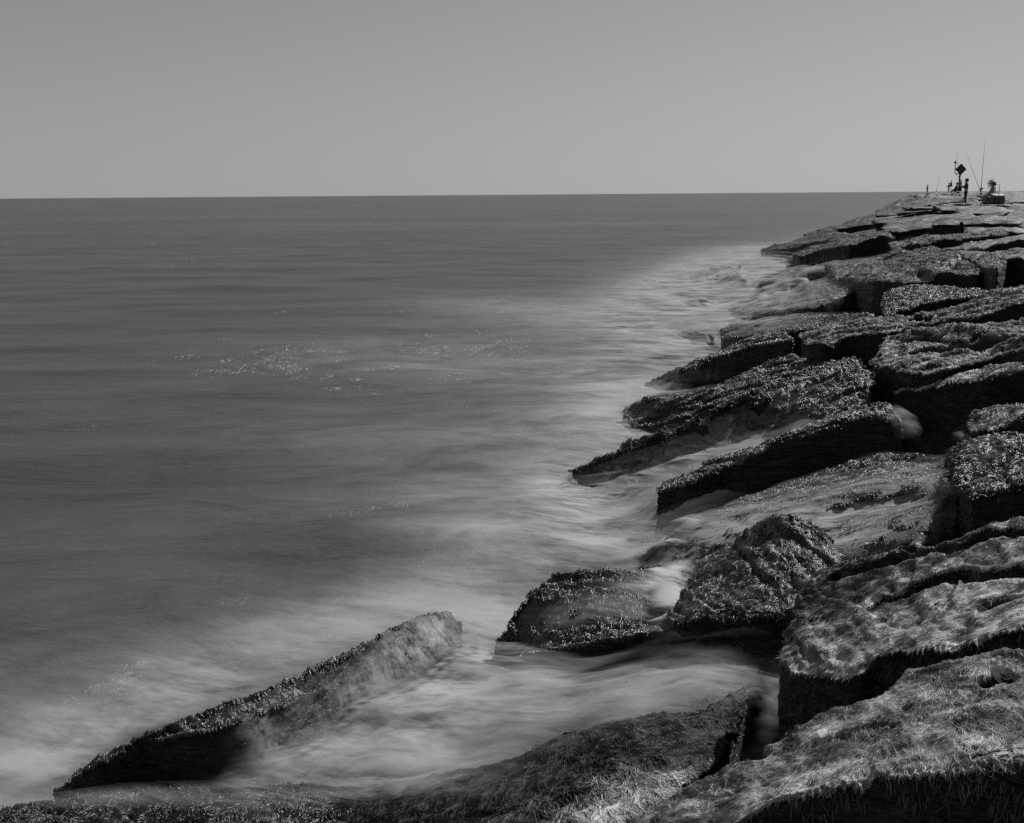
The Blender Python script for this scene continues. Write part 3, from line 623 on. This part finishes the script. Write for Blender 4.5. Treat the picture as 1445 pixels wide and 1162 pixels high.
def wash():
    X, Y = np.meshgrid(XS, YS, indexing='ij'); L = idw(X, Y)
    nz = fbm(np.stack([X.ravel() * .9, Y.ravel() * 1.6, X.ravel() * 0], 1), 3).reshape(X.shape)
    mats = [wash_material('white_wash'), wash_material('white_wash_upper', (.8, 2.2, 2.2), 14), wash_material('white_spray', (.6, 1.6, 1.6), 30)]
    sh = seg_dist(np.stack([X.ravel(), Y.ravel()], 1), SHORE).reshape(X.shape)
    for k, (dz, amp) in enumerate(((.03, .9), (.09, .45), (.17, .25))):
        Z = L + dz * (1 + .02 * Y) + .03 * nz
        P = np.stack([X.ravel(), Y.ravel(), Z.ravel()], 1); U, Vv = proj(P); U = U.reshape(X.shape); Vv = Vv.reshape(X.shape)
        den = blobs(U, Vv, [(860, 965, 170, 40, 4, 1.0), (640, 980, 120, 55, 25, 1.0), (460, 1040, 90, 45, 30, .8), (680, 890, 60, 40, 0, .7), (1010, 925, 60, 22, 0, .6), (560, 1075, 120, 18, 0, .35),
              (840, 760, 80, 30, 0, .8), (870, 710, 40, 22, 20, .6), (800, 720, 60, 30, 0, .4), (960, 700, 60, 22, 25, .45), (1080, 630, 110, 16, 22, .7),
              (900, 600, 60, 25, 25, .35), (880, 650, 60, 30, 30, .3), (960, 540, 50, 18, 20, .5), (1000, 560, 70, 15, 20, .4),
              (1050, 400, 110, 28, 18, .9), (980, 440, 90, 34, 8, .85), (790, 680, 40, 22, 0, .9), (1150, 372, 40, 8, 18, .7), (985, 385, 70, 14, 18, .7), (1110, 432, 70, 18, 18, .6), (1090, 470, 70, 16, 8, .6), (1190, 442, 40, 8, 0, .35), (960, 490, 60, 18, 0, .7),
              (250, 970, 150, 35, 27, .5), (480, 890, 130, 28, 25, .4), (60, 1060, 100, 40, 25, .5), (940, 790, 40, 25, 30, .6), (1000, 400, 70, 15, 15, .4), (215, 1078, 80, 26, 22, -1.6)])
        den = np.maximum(den, 0)
        clear = Z - HGm
        A = den * amp * sstep(0, .10 + .05 * k + .012 * Y, clear) * (1 if k == 0 else sstep(-.35, .45, nz + .15))
        o = sheet_mesh('foam', Z, A, mats[min(k, 2)])
        setup(o, 'soft white wash swirling between and over the rocks' if k == 0 else 'thin spray hanging just above the wash by the rocks', 'foam', kind='stuff')
    # veil streaming over the rock faces
    Hs = np.where(HG < -1, np.maximum(L, HGm), HG); Hs = np.maximum(blur(np.maximum(Hs, L), 3), L)
    Z = Hs + .018 + .002 * Y
    U, Vv = proj(np.stack([X.ravel(), Y.ravel(), Z.ravel()], 1)); U = U.reshape(X.shape); Vv = Vv.reshape(X.shape)
    den = blobs(U, Vv, [(1130, 720, 110, 24, 12, .62), (1250, 695, 55, 18, 10, .55), (1040, 758, 90, 24, 5, 1.0), (1190, 757, 80, 18, 5, .8), (950, 770, 30, 34, 35, .95), (1300, 690, 25, 30, 0, .3),
          (850, 852, 80, 8, 3, .6), (790, 876, 40, 6, 10, .4), (940, 850, 16, 40, 0, 1.0), (905, 868, 40, 6, 0, .5), (900, 828, 40, 6, 0, .5), (950, 810, 30, 12, 0, .5),
          (930, 660, 90, 22, 24, .45), (1000, 620, 80, 16, 24, .4), (870, 665, 50, 14, 24, .3), (1090, 612, 60, 10, 15, .5), (850, 700, 50, 14, 20, .5),
          (590, 915, 60, 24, 28, .65), (490, 980, 60, 20, 28, .4), (365, 1060, 24, 40, 0, .7), (560, 1112, 110, 9, 4, .45), (400, 1128, 100, 7, 0, .2), (610, 890, 30, 18, 0, .35),
          (1000, 955, 60, 20, 10, .4), (880, 985, 90, 14, 8, .6), (690, 1055, 110, 16, 15, .4), (560, 1090, 80, 14, 0, .3), (740, 890, 18, 30, 20, .2), (200, 1122, 130, 8, 3, .25),
          (1120, 425, 40, 12, 18, .3), (1070, 460, 50, 9, 5, .4), (960, 530, 30, 12, 20, .4), (990, 390, 60, 13, 18, .75), (1020, 402, 45, 9, 18, .7), (970, 434, 50, 12, 10, .8), (1085, 412, 70, 12, 20, .7), (1115, 388, 55, 10, 18, .5), (1110, 434, 50, 12, 12, .45), (975, 480, 40, 12, 0, .5), (930, 555, 60, 12, 22, .5), (820, 690, 40, 24, 15, .7)])
    
    bare = [k_ for k_, r_ in enumerate(ROCKS) if any(w_ in r_[0]['label'] for w_ in ('domed rock', 'long square-ended', 'hair-like', 'deep crack', 'shaggy weed-topped', 'small rounded'))]
    idm = ID.copy()
    for _ in range(3): idm = np.where(idm < 0, maxf(idm), idm)
    ok_ = blur((~np.isin(idm, bare)).astype(float), 2)
    den = .8 * den * sstep(-.15, .08, Hs - HGm + .12) * sstep(.5, 1, ok_)
    o = sheet_mesh('wash_veil', Z, den, wash_material('thin_veil', (1.2, 6, 6), 24, .35))
    setup(o, 'thin veil of water streaming across weedy rock faces', 'foam', kind='stuff')
wash()

def streams():
    m = wash_material('falling_water', (1.0, 7, 7), 24, .45)
    for lb, amp, pts in (('white stream spilling off the seaward end of the streaming slab', 1.25, [(985, 728, .50, .10), (965, 738, .47, .16), (945, 765, .33, .24), (925, 790, .13, .36), (895, 802, .06, .5)]),
                 ('white stream falling through the cleft beside the domed rock', 1.1, [(965, 792, .66, .10), (950, 808, .66, .14), (945, 835, .60, .13), (942, 865, .53, .13), (938, 890, .40, .16), (930, 918, .25, .3)]),
                 ('faint jet of spray under the tall weedy face', .5, [(1372, 592, 1.22, .05), (1362, 610, 1.08, .14), (1354, 632, .95, .2), (1345, 655, .8, .18)]),
                 ('thin water sheet dropping off the inland end of the streaming slab', .55, [(1325, 672, 1.04, .08), (1334, 700, .95, .16), (1334, 730, .80, .2), (1318, 764, .7, .22)]),
                 ('puff of spray behind the square end of the long beam', .28, [(1262, 574, 1.2, .06), (1272, 588, 1.16, .14), (1280, 605, 1.08, .14), (1280, 625, .98, .1)])):
        P = [np.array(at(*p[:3])) for p in pts]; Wd = [p[3] for p in pts]; K = 40; V = []; A = []; Fc = []; c0 = 11
        tt = np.linspace(0, len(P) - 1, K)
        C3 = np.stack([np.interp(tt, range(len(P)), [p[k] for p in P]) for k in range(3)], 1); ww = np.interp(tt, range(len(P)), Wd)
        for k in range(4): C3[1:-1] = (C3[:-2] + C3[1:-1] * 2 + C3[2:]) / 4
        for i in range(K):
            d_ = C3[min(i + 1, K - 1)] - C3[max(i - 1, 0)]; sd_ = np.array([d_[1], -d_[0], 0]); sd_ = sd_ / (np.linalg.norm(sd_) + 1e-6)
            sd_ = .5 * sd_ + .5 * np.array([.9, .1, 0]) * np.sign(sd_[0] + 1e-6); 
            for j in range(c0):
                q = j / (c0 - 1) * 2 - 1; V.append(C3[i] + sd_ * q * ww[i] + np.array([0, -.02, .03 * (1 - q * q)])); A.append(amp * (1 - q * q) ** 1.2 * min(1, i / 8, (K - 1 - i) / 8))
        for i in range(K - 1):
            for j in range(c0 - 1): Fc.append((i * c0 + j, i * c0 + j + 1, (i + 1) * c0 + j + 1, (i + 1) * c0 + j))
        o = mesh_obj('water_stream', V, Fc, m); a_ = o.data.attributes.new('cover', 'FLOAT', 'POINT'); a_.data.foreach_set('value', np.array(A, np.float32))
        setup(o, lb, 'foam', kind='stuff')
streams()

# sun glints painted as bright strands on the water, with splash foam lower left
def flecks():
    cl = [(430, 512, 75, 14, 600, 1), (690, 490, 75, 6, 420, .9), (590, 540, 45, 8, 130, .8), (640, 440, 120, 10, 120, .6), (800, 425, 60, 6, 120, .7), (525, 717, 26, 5, 50, 1), (853, 533, 10, 2, 30, .8), (740, 630, 80, 12, 60, .6), (600, 570, 60, 8, 60, .6), (560, 830, 80, 25, 120, .7),
          (330, 855, 25, 12, 40, .8), (168, 962, 20, 12, 260, 1), (120, 1000, 60, 12, 320, .8), (40, 1060, 40, 12, 240, .8), (190, 945, 14, 5, 80, 1.2), (740, 715, 14, 14, 40, .6), (790, 690, 40, 10, 50, .6), (270, 365, 12, 2, 14, .7), (700, 465, 40, 3, 60, .8), (60, 607, 50, 3, 30, .6), (300, 500, 60, 10, 60, .6), (150, 350, 200, 20, 60, .5), (500, 330, 300, 20, 80, .4)]
    pts = []; rad = []; K = 5
    for (u, v, su, sv, n, a) in cl:
        subs = [(u + random.gauss(0, su), random.gauss(0, sv), random.uniform(.3, 1.4)) for _ in range(max(3, n // 22))]
        for _ in range(int(n * 1.3)):
            su_, sv_, sc_ = random.choice(subs); uu = su_ + random.gauss(0, 14 * sc_); vv = v + sv_ + random.gauss(0, 2.2 * sc_ + .03 * sv) - (uu - u) * (.30 if v > 900 else .05)
            p = at(uu, vv, .03); s = p.y / 9.0
            L = random.uniform(.008, .055) * s * a; ang = random.gauss(.4, .8); h = random.uniform(-1.0, 1.0)
            for k in range(K):
                t_ = k / (K - 1) - .5; pts.append((p.x + L * (t_ * math.cos(ang) - h * t_ * t_ * math.sin(ang)), p.y + L * 1.6 * (t_ * math.sin(ang) + h * t_ * t_), .03 + .03 * s * (t_ * .5 + .2) * random.random()))
                rad.append(.0011 * random.choice((.6, .8, 1, 1.8)) * s * a * (1.1 - 1.6 * abs(t_)) * random.uniform(.5, 1.2))
    n = len(pts) // K
    hc = bpy.data.hair_curves.new('glint_foam_flecks'); hc.add_curves([K] * n)
    hc.attributes['position'].data.foreach_set('vector', np.array(pts, np.float32).ravel())
    ra = hc.attributes.get('radius') or hc.attributes.new('radius', 'FLOAT', 'POINT'); ra.data.foreach_set('value', np.array(rad, np.float32))
    hc.materials.append(simple('glint_foam_white', .42, .4, .5))
    o = bpy.data.objects.new('glint_foam_flecks', hc); C.objects.link(o); setup(o, 'bright flecks of splash foam and painted sun glitter scattered on the sea', 'foam', kind='stuff')
flecks()


# ------------------------------------------------------------------ people and their gear on the jetty
SKIN = simple('skin', .25, .5); HAIRM = simple('dark_hair', .02, .5); DARKC = simple('dark_cloth', .022, .8, .2); GREYC = simple('grey_cloth', .22, .8, .2); MIDC = simple('mid_cloth', .05, .8, .2)
STEEL = simple('dark_steel', .03, .5); WHITEP = simple('pale_plastic', .5, .4, var=.04); BLACKP = simple('black_plastic', .02, .4); GREYP = simple('grey_plastic', .06, .45)
def empty(name, loc, rz=0):
    o = bpy.data.objects.new(name, None); C.objects.link(o); o.location = loc; o.rotation_euler = (0, 0, rz); o.empty_display_size = .2; return o
def skinned(name, J, E, material, parent, grow_=1.0, sub=1):
    keys = [k for k in J if any(k in e for e in E)]; ix = {k: i for i, k in enumerate(keys)}
    me = bpy.data.meshes.new(name); me.from_pydata([J[k][:3] for k in keys], [(ix[a], ix[b]) for a, b in E], [])
    t = bpy.data.objects.new(name, me); C.objects.link(t)
    t.modifiers.new('k', 'SKIN')
    for i, k in enumerate(keys):
        r = J[k][3] * grow_; me.skin_vertices[0].data[i].radius = (r, r)
    me.skin_vertices[0].data[0].use_root = True
    m = t.modifiers.new('s', 'SUBSURF'); m.levels = m.render_levels = sub
    me2 = evaluated(t); bpy.data.objects.remove(t); me2.name = name
    me2.polygons.foreach_set('use_smooth', [True] * len(me2.polygons)); me2.materials.clear(); me2.materials.append(material)
    o = bpy.data.objects.new(name, me2); C.objects.link(o); o.parent = parent; return o
def person(label, loc, rz, J, top, legs, hair=HAIRM, blown=False, group=None):
    """J: pelvis, chest, neck, head and per side shoulder/elbow/wrist/hip/knee/ankle/toe, facing +x"""
    root = empty('person', loc, rz); setup(root, label, 'person', group)
    J = dict(J); hd = Vector(J['head'][:3]); nk = Vector(J['neck'][:3]); u = (hd - nk).normalized(); fx = Vector((1, 0, 0))
    J['crown'] = (*(hd + u * .10), .062); J['chin'] = (*(hd + fx * .05 - u * .085), .045); J['nose'] = (*(hd + fx * .108 - u * .01), .016)
    E = [('pelvis', 'waist'), ('waist', 'chest'), ('chest', 'neck'), ('neck', 'head'), ('head', 'crown'), ('head', 'chin'), ('head', 'nose')]
    EA = []; EL = []
    for s_, sy in (('l', 1), ('r', -1)):
        EA += [('chest', 'sh' + s_), ('sh' + s_, 'el' + s_), ('el' + s_, 'wr' + s_)]
        EL += [('pelvis', 'hip' + s_), ('hip' + s_, 'kn' + s_), ('kn' + s_, 'an' + s_)]
        w = Vector(J['wr' + s_][:3]); d = (w - Vector(J['el' + s_][:3])).normalized(); sd_ = Vector((0, 1, 0)); n_ = d.cross(sd_).normalized()
        J['pa' + s_] = (*(w + d * .07), .032); E += [('wr' + s_, 'pa' + s_)]
        for k, (off, ln) in enumerate(((-.030, .062), (-.010, .075), (.010, .07), (.030, .055))):
            a_ = w + d * .10 + sd_ * off; b_ = a_ + d * ln * .7 + n_ * .025
            J[f'f{s_}{k}'] = (*a_, .011); J[f'g{s_}{k}'] = (*b_, .008); E += [('pa' + s_, f'f{s_}{k}'), (f'f{s_}{k}', f'g{s_}{k}')]
        tb = w + d * .045 - sd_ * .045 * sy + n_ * .01; J['th' + s_] = (*tb, .012); J['ti' + s_] = (*(tb + d * .035 + n_ * .02), .009); E += [('pa' + s_, 'th' + s_), ('th' + s_, 'ti' + s_)]
        E += [('an' + s_, 'to' + s_)]
    skinned('body', J, E + EA + EL, SKIN, root)
    skinned('shirt', J, [('waist', 'chest'), ('chest', 'neckb')] + [e for e in EA], top, root, 1.22) if 'neckb' in J else skinned('shirt', J, [('pelvis', 'waist'), ('waist', 'chest')] + EA, top, root, 1.22)
    skinned('trousers', J, [('pelvis', 'waist2')] + EL, legs, root, 1.25) if 'waist2' in J else skinned('trousers', J, EL, legs, root, 1.25)
    H = {'a': (*(hd - fx * .03 + u * .03), .108), 'b': (*(hd - fx * .02 + u * .11), .07), 'c': (*(hd - fx * .075 - u * .06), .06)}
    h = skinned('hair', H, [('a', 'b'), ('a', 'c')], hair, root, 1.0, 2)
    return root
def pose_standing(arm=(.25, .32)):
    J = {'pelvis': (0, 0, .95, .098), 'waist': (0, 0, 1.10, .118), 'chest': (0, 0, 1.32, .135), 'neck': (.015, 0, 1.50, .055), 'head': (.03, 0, 1.63, .088)}
    for s_, sy in (('l', 1), ('r', -1)):
        J['sh' + s_] = (0, .18 * sy, 1.40, .058); J['el' + s_] = (.04, .25 * sy, 1.13, .044); J['wr' + s_] = (arm[0], .17 * sy, 1.13 + (arm[1] - .3), .03)
        J['hip' + s_] = (0, .09 * sy, .86, .076); J['kn' + s_] = (.03 + .03 * sy, .10 * sy, .49, .064); J['an' + s_] = (-.02 + .05 * sy, .11 * sy, .09, .042); J['to' + s_] = (.14 + .05 * sy, .12 * sy, .035, .034)
    return J
def pose_sitting(seat=.45, lean=-.10):
    J = {'pelvis': (0, 0, seat + .10, .13), 'waist': (lean * .3, 0, seat + .26, .12), 'chest': (lean * .75, 0, seat + .48, .135), 'neck': (lean, 0, seat + .65, .052), 'head': (lean + .02, 0, seat + .78, .088)}
    for s_, sy in (('l', 1), ('r', -1)):
        J['sh' + s_] = (lean * .8, .17 * sy, seat + .56, .055); J['el' + s_] = (lean + .10, .23 * sy, seat + .32, .042); J['wr' + s_] = (.26, .16 * sy, seat + .20, .029)
        J['hip' + s_] = (.05, .09 * sy, seat + .08, .09); J['kn' + s_] = (.47, .10 * sy, seat + .06, .062); J['an' + s_] = (.50 + .06 * sy, .11 * sy, .09, .042); J['to' + s_] = (.66 + .06 * sy, .12 * sy, .035, .034)
    return J
def tube(name, pts, rads, material, parent=None, seg=8):
    V = []; Fc = []; pts = [Vector(p) for p in pts]
    for i, p in enumerate(pts):
        d = (pts[min(i + 1, len(pts) - 1)] - pts[max(i - 1, 0)]).normalized(); a_ = d.orthogonal().normalized(); b_ = d.cross(a_)
        for k in range(seg): V.append(p + (a_ * math.cos(2 * math.pi * k / seg) + b_ * math.sin(2 * math.pi * k / seg)) * rads[i])
    for i in range(len(pts) - 1):
        for k in range(seg): Fc.append((i * seg + k, i * seg + (k + 1) % seg, (i + 1) * seg + (k + 1) % seg, (i + 1) * seg + k))
    Fc += [tuple(range(seg))[::-1], tuple(range((len(pts) - 1) * seg, len(pts) * seg))]
    return mesh_obj(name, V, Fc, material, parent)
def box(name, lo, hi, material, parent=None, bev=.02, rot=None):
    bm = bmesh.new(); bmesh.ops.create_cube(bm, size=1)
    c_ = (Vector(lo) + Vector(hi)) / 2; d_ = Vector(hi) - Vector(lo)
    for v in bm.verts: v.co = Vector((v.co.x * d_.x, v.co.y * d_.y, v.co.z * d_.z))
    bmesh.ops.bevel(bm, geom=bm.edges[:], offset=min(bev, min(d_) * .3), segments=2, affect='EDGES', profile=.6)
    for v in bm.verts:
        if rot: v.co = rot @ v.co
        v.co += c_
    me = bpy.data.meshes.new(name); bm.to_mesh(me); bm.free(); me.materials.append(material)
    o = bpy.data.objects.new(name, me); C.objects.link(o)
    if parent is not None: o.parent = parent
    return o
def foot(u, d, z): 
    p = at_d(u, 300, d); return Vector((p.x, p.y, z))
def height_at(u, v, d): return at_d(u, v, d).z

LEFT = math.pi        # facing left in the picture (world -x)
ZD = 2.17
man = person('person in dark clothes standing in profile, holding a rod towards the water', foot(1361, 68.5, ZD), LEFT, pose_standing((.30, .42)), MIDC, DARKC)
wom = person('person seated sideways with hair blown out by the wind', foot(1396.5, 68.5, ZD), LEFT, pose_sitting(.46, -.12), GREYC, GREYC, hair=MIDC)
man.scale = (.92, .92, .91)
# wind-blown hair
hp = []; 
for k in range(170):
    a_ = random.gauss(.1, .55); r_ = .10; st = Vector((-.10 + .03 + r_ * random.uniform(-.6, .5), random.uniform(-.09, .09), 1.25 + .12 * a_)); L_ = random.uniform(.1, .38)
    for j in range(5):
        q = j / 4; hp.append((st.x + L_ * q, st.y + .06 * q * random.uniform(-1, 1), st.z + .10 * math.sin(q * 2.2 + a_) * q - .10 * q * q + a_ * .22 * q))
hc = bpy.data.hair_curves.new('blown_hair'); hc.add_curves([5] * 170); hc.attributes['position'].data.foreach_set('vector', np.array(hp, np.float32).ravel())
ra = hc.attributes.get('radius') or hc.attributes.new('radius', 'FLOAT', 'POINT'); ra.data.foreach_set('value', np.full(170 * 5, .0028, np.float32)); hc.materials.append(MIDC)
ho = bpy.data.objects.new('blown_hair', hc); C.objects.link(ho); ho.parent = wom
# folding stool under the seated person
st = empty('folding_stool', foot(1396.5, 68.5, ZD)); setup(st, 'low folding stool under the seated person', 'stool')
box('seat', (-.2, -.2, .39), (.2, .2, .43), BLACKP, st)
for sx in (-1, 1):
    for sy in (-1, 1): tube('leg', [(.17 * sx, .17 * sy, .39), (-.17 * sx, .17 * sy, 0)], [.014, .014], STEEL, st)
# cool box with pale lid
cb = empty('cool_box', foot(1406.5, 67.6, ZD)); setup(cb, 'large dark cool box with a pale lid beside the seated person', 'cool box')
box('body', (-.34, -.24, .0), (.34, .24, .50), GREYP, cb, .03); box('lid', (-.36, -.27, .55), (.36, .27, .62), WHITEP, cb, .02, rot=Matrix.Rotation(R(11), 3, 'X')); box('sunlit_end', (.343, -.2, .06), (.36, .2, .46), WHITEP, cb, .01)  # pale end piece added to paint the sunlit right side brighter
tube('handle', [(-.30, -.25, .36), (-.30, -.30, .36), (.30, -.30, .36), (.30, -.25, .36)], [.014] * 4, BLACKP, cb)
# cart with tall handle
ct = empty('trolley', foot(1404.5, 67.2, ZD)); setup(ct, 'folding trolley with a tall square handle in front of the cool box', 'trolley')
tube('handle_frame', [(-.10, 0, .05), (-.10, 0, 1.22), (-.07, 0, 1.25), (.10, 0, 1.25), (.13, 0, 1.22), (.13, 0, .05)], [.016] * 6, BLACKP, ct)
box('foot_plate', (-.18, -.05, .0), (.2, .09, .03), BLACKP, ct, .005)
for sx in (-.2, .22):
    w = tube('wheel', [(sx - .02, .05, .08), (sx + .02, .05, .08)], [.08, .08], BLACKP, ct, 16)
b2 = empty('tackle_box', foot(1393.5, 67.4, ZD)); setup(b2, 'small dark tackle box left of the large cool box', 'tackle box')
box('body', (-.19, -.15, 0), (.19, .15, .36), GREYP, b2, .02); box('lid', (-.2, -.16, .363), (.2, .16, .42), BLACKP, b2, .02); tube('handle', [(-.09, 0, .42), (-.09, 0, .47), (.09, 0, .47), (.09, 0, .42)], [.012] * 4, BLACKP, b2)
bg_ = empty('bag', foot(1388, 67.2, ZD)); setup(bg_, 'black slumped bag at the left end of the gear', 'bag')
skinned('body', {'a': (-.10, 0, .09, .09), 'b': (.02, .02, .11, .11), 'c': (.12, 0, .08, .08)}, [('a', 'b'), ('b', 'c')], BLACKP, bg_, 1, 2)
tube('strap', [(-.10, 0, .14), (-.05, 0, .27), (.05, 0, .28), (.11, 0, .14)], [.014] * 4, BLACKP, bg_)

def rod(label, u0, v0, u1, v1, d, r, reel=True, z0=None):
    a_ = at_d(u0, v0, d); b_ = at_d(u1, v1, d)
    if z0 is not None: a_.z = z0
    root = empty('fishing_rod', a_); setup(root, label, 'fishing rod', 'fishing rods on the jetty')
    D = b_ - a_; pts = [D * t + Vector((.03 * D.z * t * t, 0, 0)) for t in (0, .2, .45, .7, .88, 1)]
    tube('blank', pts, [r, r * .9, r * .7, r * .5, r * .35, r * .22], STEEL, root, 6)
    tube('grip', [D * .0, D * .16], [r * 1.7, r * 1.7], BLACKP, root, 8)
    if reel: tube('reel', [D * .13 + Vector((.02, -.02, 0)), D * .13 + Vector((.13, -.02, .02))], [.045, .04], BLACKP, root, 10)
rod('tallest fishing rod, standing almost upright left of the seated person', 1384, 277, 1388.3, 196, 69, .020)
rod('fishing rod leaning left across the sky towards the beacon', 1386, 276, 1359, 209, 69.5, .015)
rod('thin fishing rod rising behind the diamond beacon', 1357, 262, 1347, 208, 110, .017)
rod('short thin fishing rod propped on the far rocks', 1321, 272, 1326, 247, 150, .016)
# day beacon
dB = 124; bx = at_d(1352.6, 272, dB)
be = empty('day_beacon', (bx.x, bx.y, 2.5)); setup(be, 'navigation beacon with a dark diamond board and a lantern on a side arm', 'beacon')
def bz(v): return height_at(1352.6, v, dB) - 2.5
def bxu(u): return at_d(u, 250, dB).x - bx.x
tube('post', [(0, 0, -.4), (0, 0, bz(246))], [.10, .09], STEEL, be, 12)
R45 = Matrix.Rotation(math.pi / 4, 3, 'Y'); cz = bz(239.3); cx = bxu(1354.6); hw = .46
dbm = box('diamond_board', (cx - hw, -.13, cz - hw), (cx + hw, -.09, cz + hw), simple('board_paint', .03, .5), be, .01, rot=R45)
for zz in (.3, -.3):
    box('bracket', (min(0, cx) - .06, -.09, cz + zz - .03), (max(0, cx) + .06, .10, cz + zz + .03), STEEL, be, .005)
tube('arm', [(0, 0, bz(245.5)), (bxu(1347.4), 0, bz(245.5)), (bxu(1347.2), 0, bz(244)), (bxu(1346.7), 0, bz(231))], [.05, .05, .05, .045], STEEL, be)
ax_ = bxu(1346.7); la = tube('lantern', [(ax_, 0, bz(231)), (ax_, 0, bz(230.5)), (ax_, 0, bz(228.8)), (ax_, 0, bz(228.5)), (ax_, 0, bz(226.5))], [.06, .15, .15, .07, .05], STEEL, be, 12)
tube('brace', [(-.05, 0, bz(251)), (bxu(1349), 0, bz(246))], [.025, .025], STEEL, be); tube('brace', [(.05, 0, bz(251)), (bxu(1356.5), 0, bz(246))], [.025, .025], STEEL, be)
# far figures
person('tiny far standing person nearest the sea on the jetty skyline', foot(1306.5, 190, height_at(1306.5, 276, 190)), LEFT, pose_standing(), DARKC, MIDC)
person('tiny far standing person left of the closed umbrella', foot(1336.5, 170, height_at(1336.5, 274.5, 170)), LEFT, pose_standing((.33, .40)), DARKC, MIDC)
person('far seated person left of the beacon post', foot(1347, 120, 2.62), LEFT, pose_sitting(.4, -.05), DARKC, DARKC)
person('far seated person right under the beacon post', foot(1352.8, 119, 2.68), LEFT, pose_sitting(.42, .02), DARKC, DARKC)
ub = at_d(1341.3, 274, 150); um = empty('umbrella', (ub.x, ub.y, 2.45)); setup(um, 'closed beach umbrella standing on the far rocks', 'umbrella')
z1 = height_at(1341.3, 254.8, 150) - 2.45; z2 = height_at(1341.3, 263.5, 150) - 2.45
tube('pole', [(0, 0, -.2), (0, 0, z1)], [.03, .025], STEEL, um); tube('canopy', [(0, 0, z2), (0, 0, z2 + .03), (0, 0, z2 + .35), (0, 0, z1)], [.13, .19, .13, .02], DARKC, um, 10)

# ------------------------------------------------------------------ light
SUN_AZ, SUN_EL = R(53), R(47)     # azimuth from +Y towards +X
sd = Vector((math.sin(SUN_AZ) * math.cos(SUN_EL), math.cos(SUN_AZ) * math.cos(SUN_EL), math.sin(SUN_EL)))
sl = bpy.data.lights.new('sun', 'SUN'); sl.energy = 5.0; sl.angle = R(.5); sl.color = (1, 1, 1)
so = bpy.data.objects.new('sun', sl); C.objects.link(so); so.rotation_euler = (-sd).to_track_quat('-Z', 'Y').to_euler()
wd = bpy.data.worlds.new('World'); SC.world = wd; wd.use_nodes = True; nt = wd.node_tree
sky = nt.nodes.new('ShaderNodeTexSky'); sky.sky_type = 'NISHITA'; sky.sun_disc = False; sky.sun_elevation = SUN_EL; sky.sun_rotation = SUN_AZ
sky.air_density = 1.0; sky.dust_density = 0.0; sky.ozone_density = 1.0
sp = nt.nodes.new('ShaderNodeSeparateColor'); nt.links.new(sky.outputs[0], sp.inputs[0])   # black-and-white conversion, blue-weighted
bw = nt.nodes.new('ShaderNodeMix'); bw.inputs[0].default_value = .35; nt.links.new(sp.outputs[2], bw.inputs[2]); nt.links.new(sp.outputs[0], bw.inputs[3])
bg = nt.nodes['Background']; nt.links.new(bw.outputs[0], bg.inputs[0]); bg.inputs[1].default_value = .053
SC.view_settings.view_transform = 'Standard'; SC.view_settings.look = 'None'; SC.view_settings.exposure = 0; SC.view_settings.gamma = 1
SC.render.engine = 'CYCLES'
SC.cycles.transparent_max_bounces = 24; SC.cycles.max_bounces = 5; SC.cycles.use_denoising = False
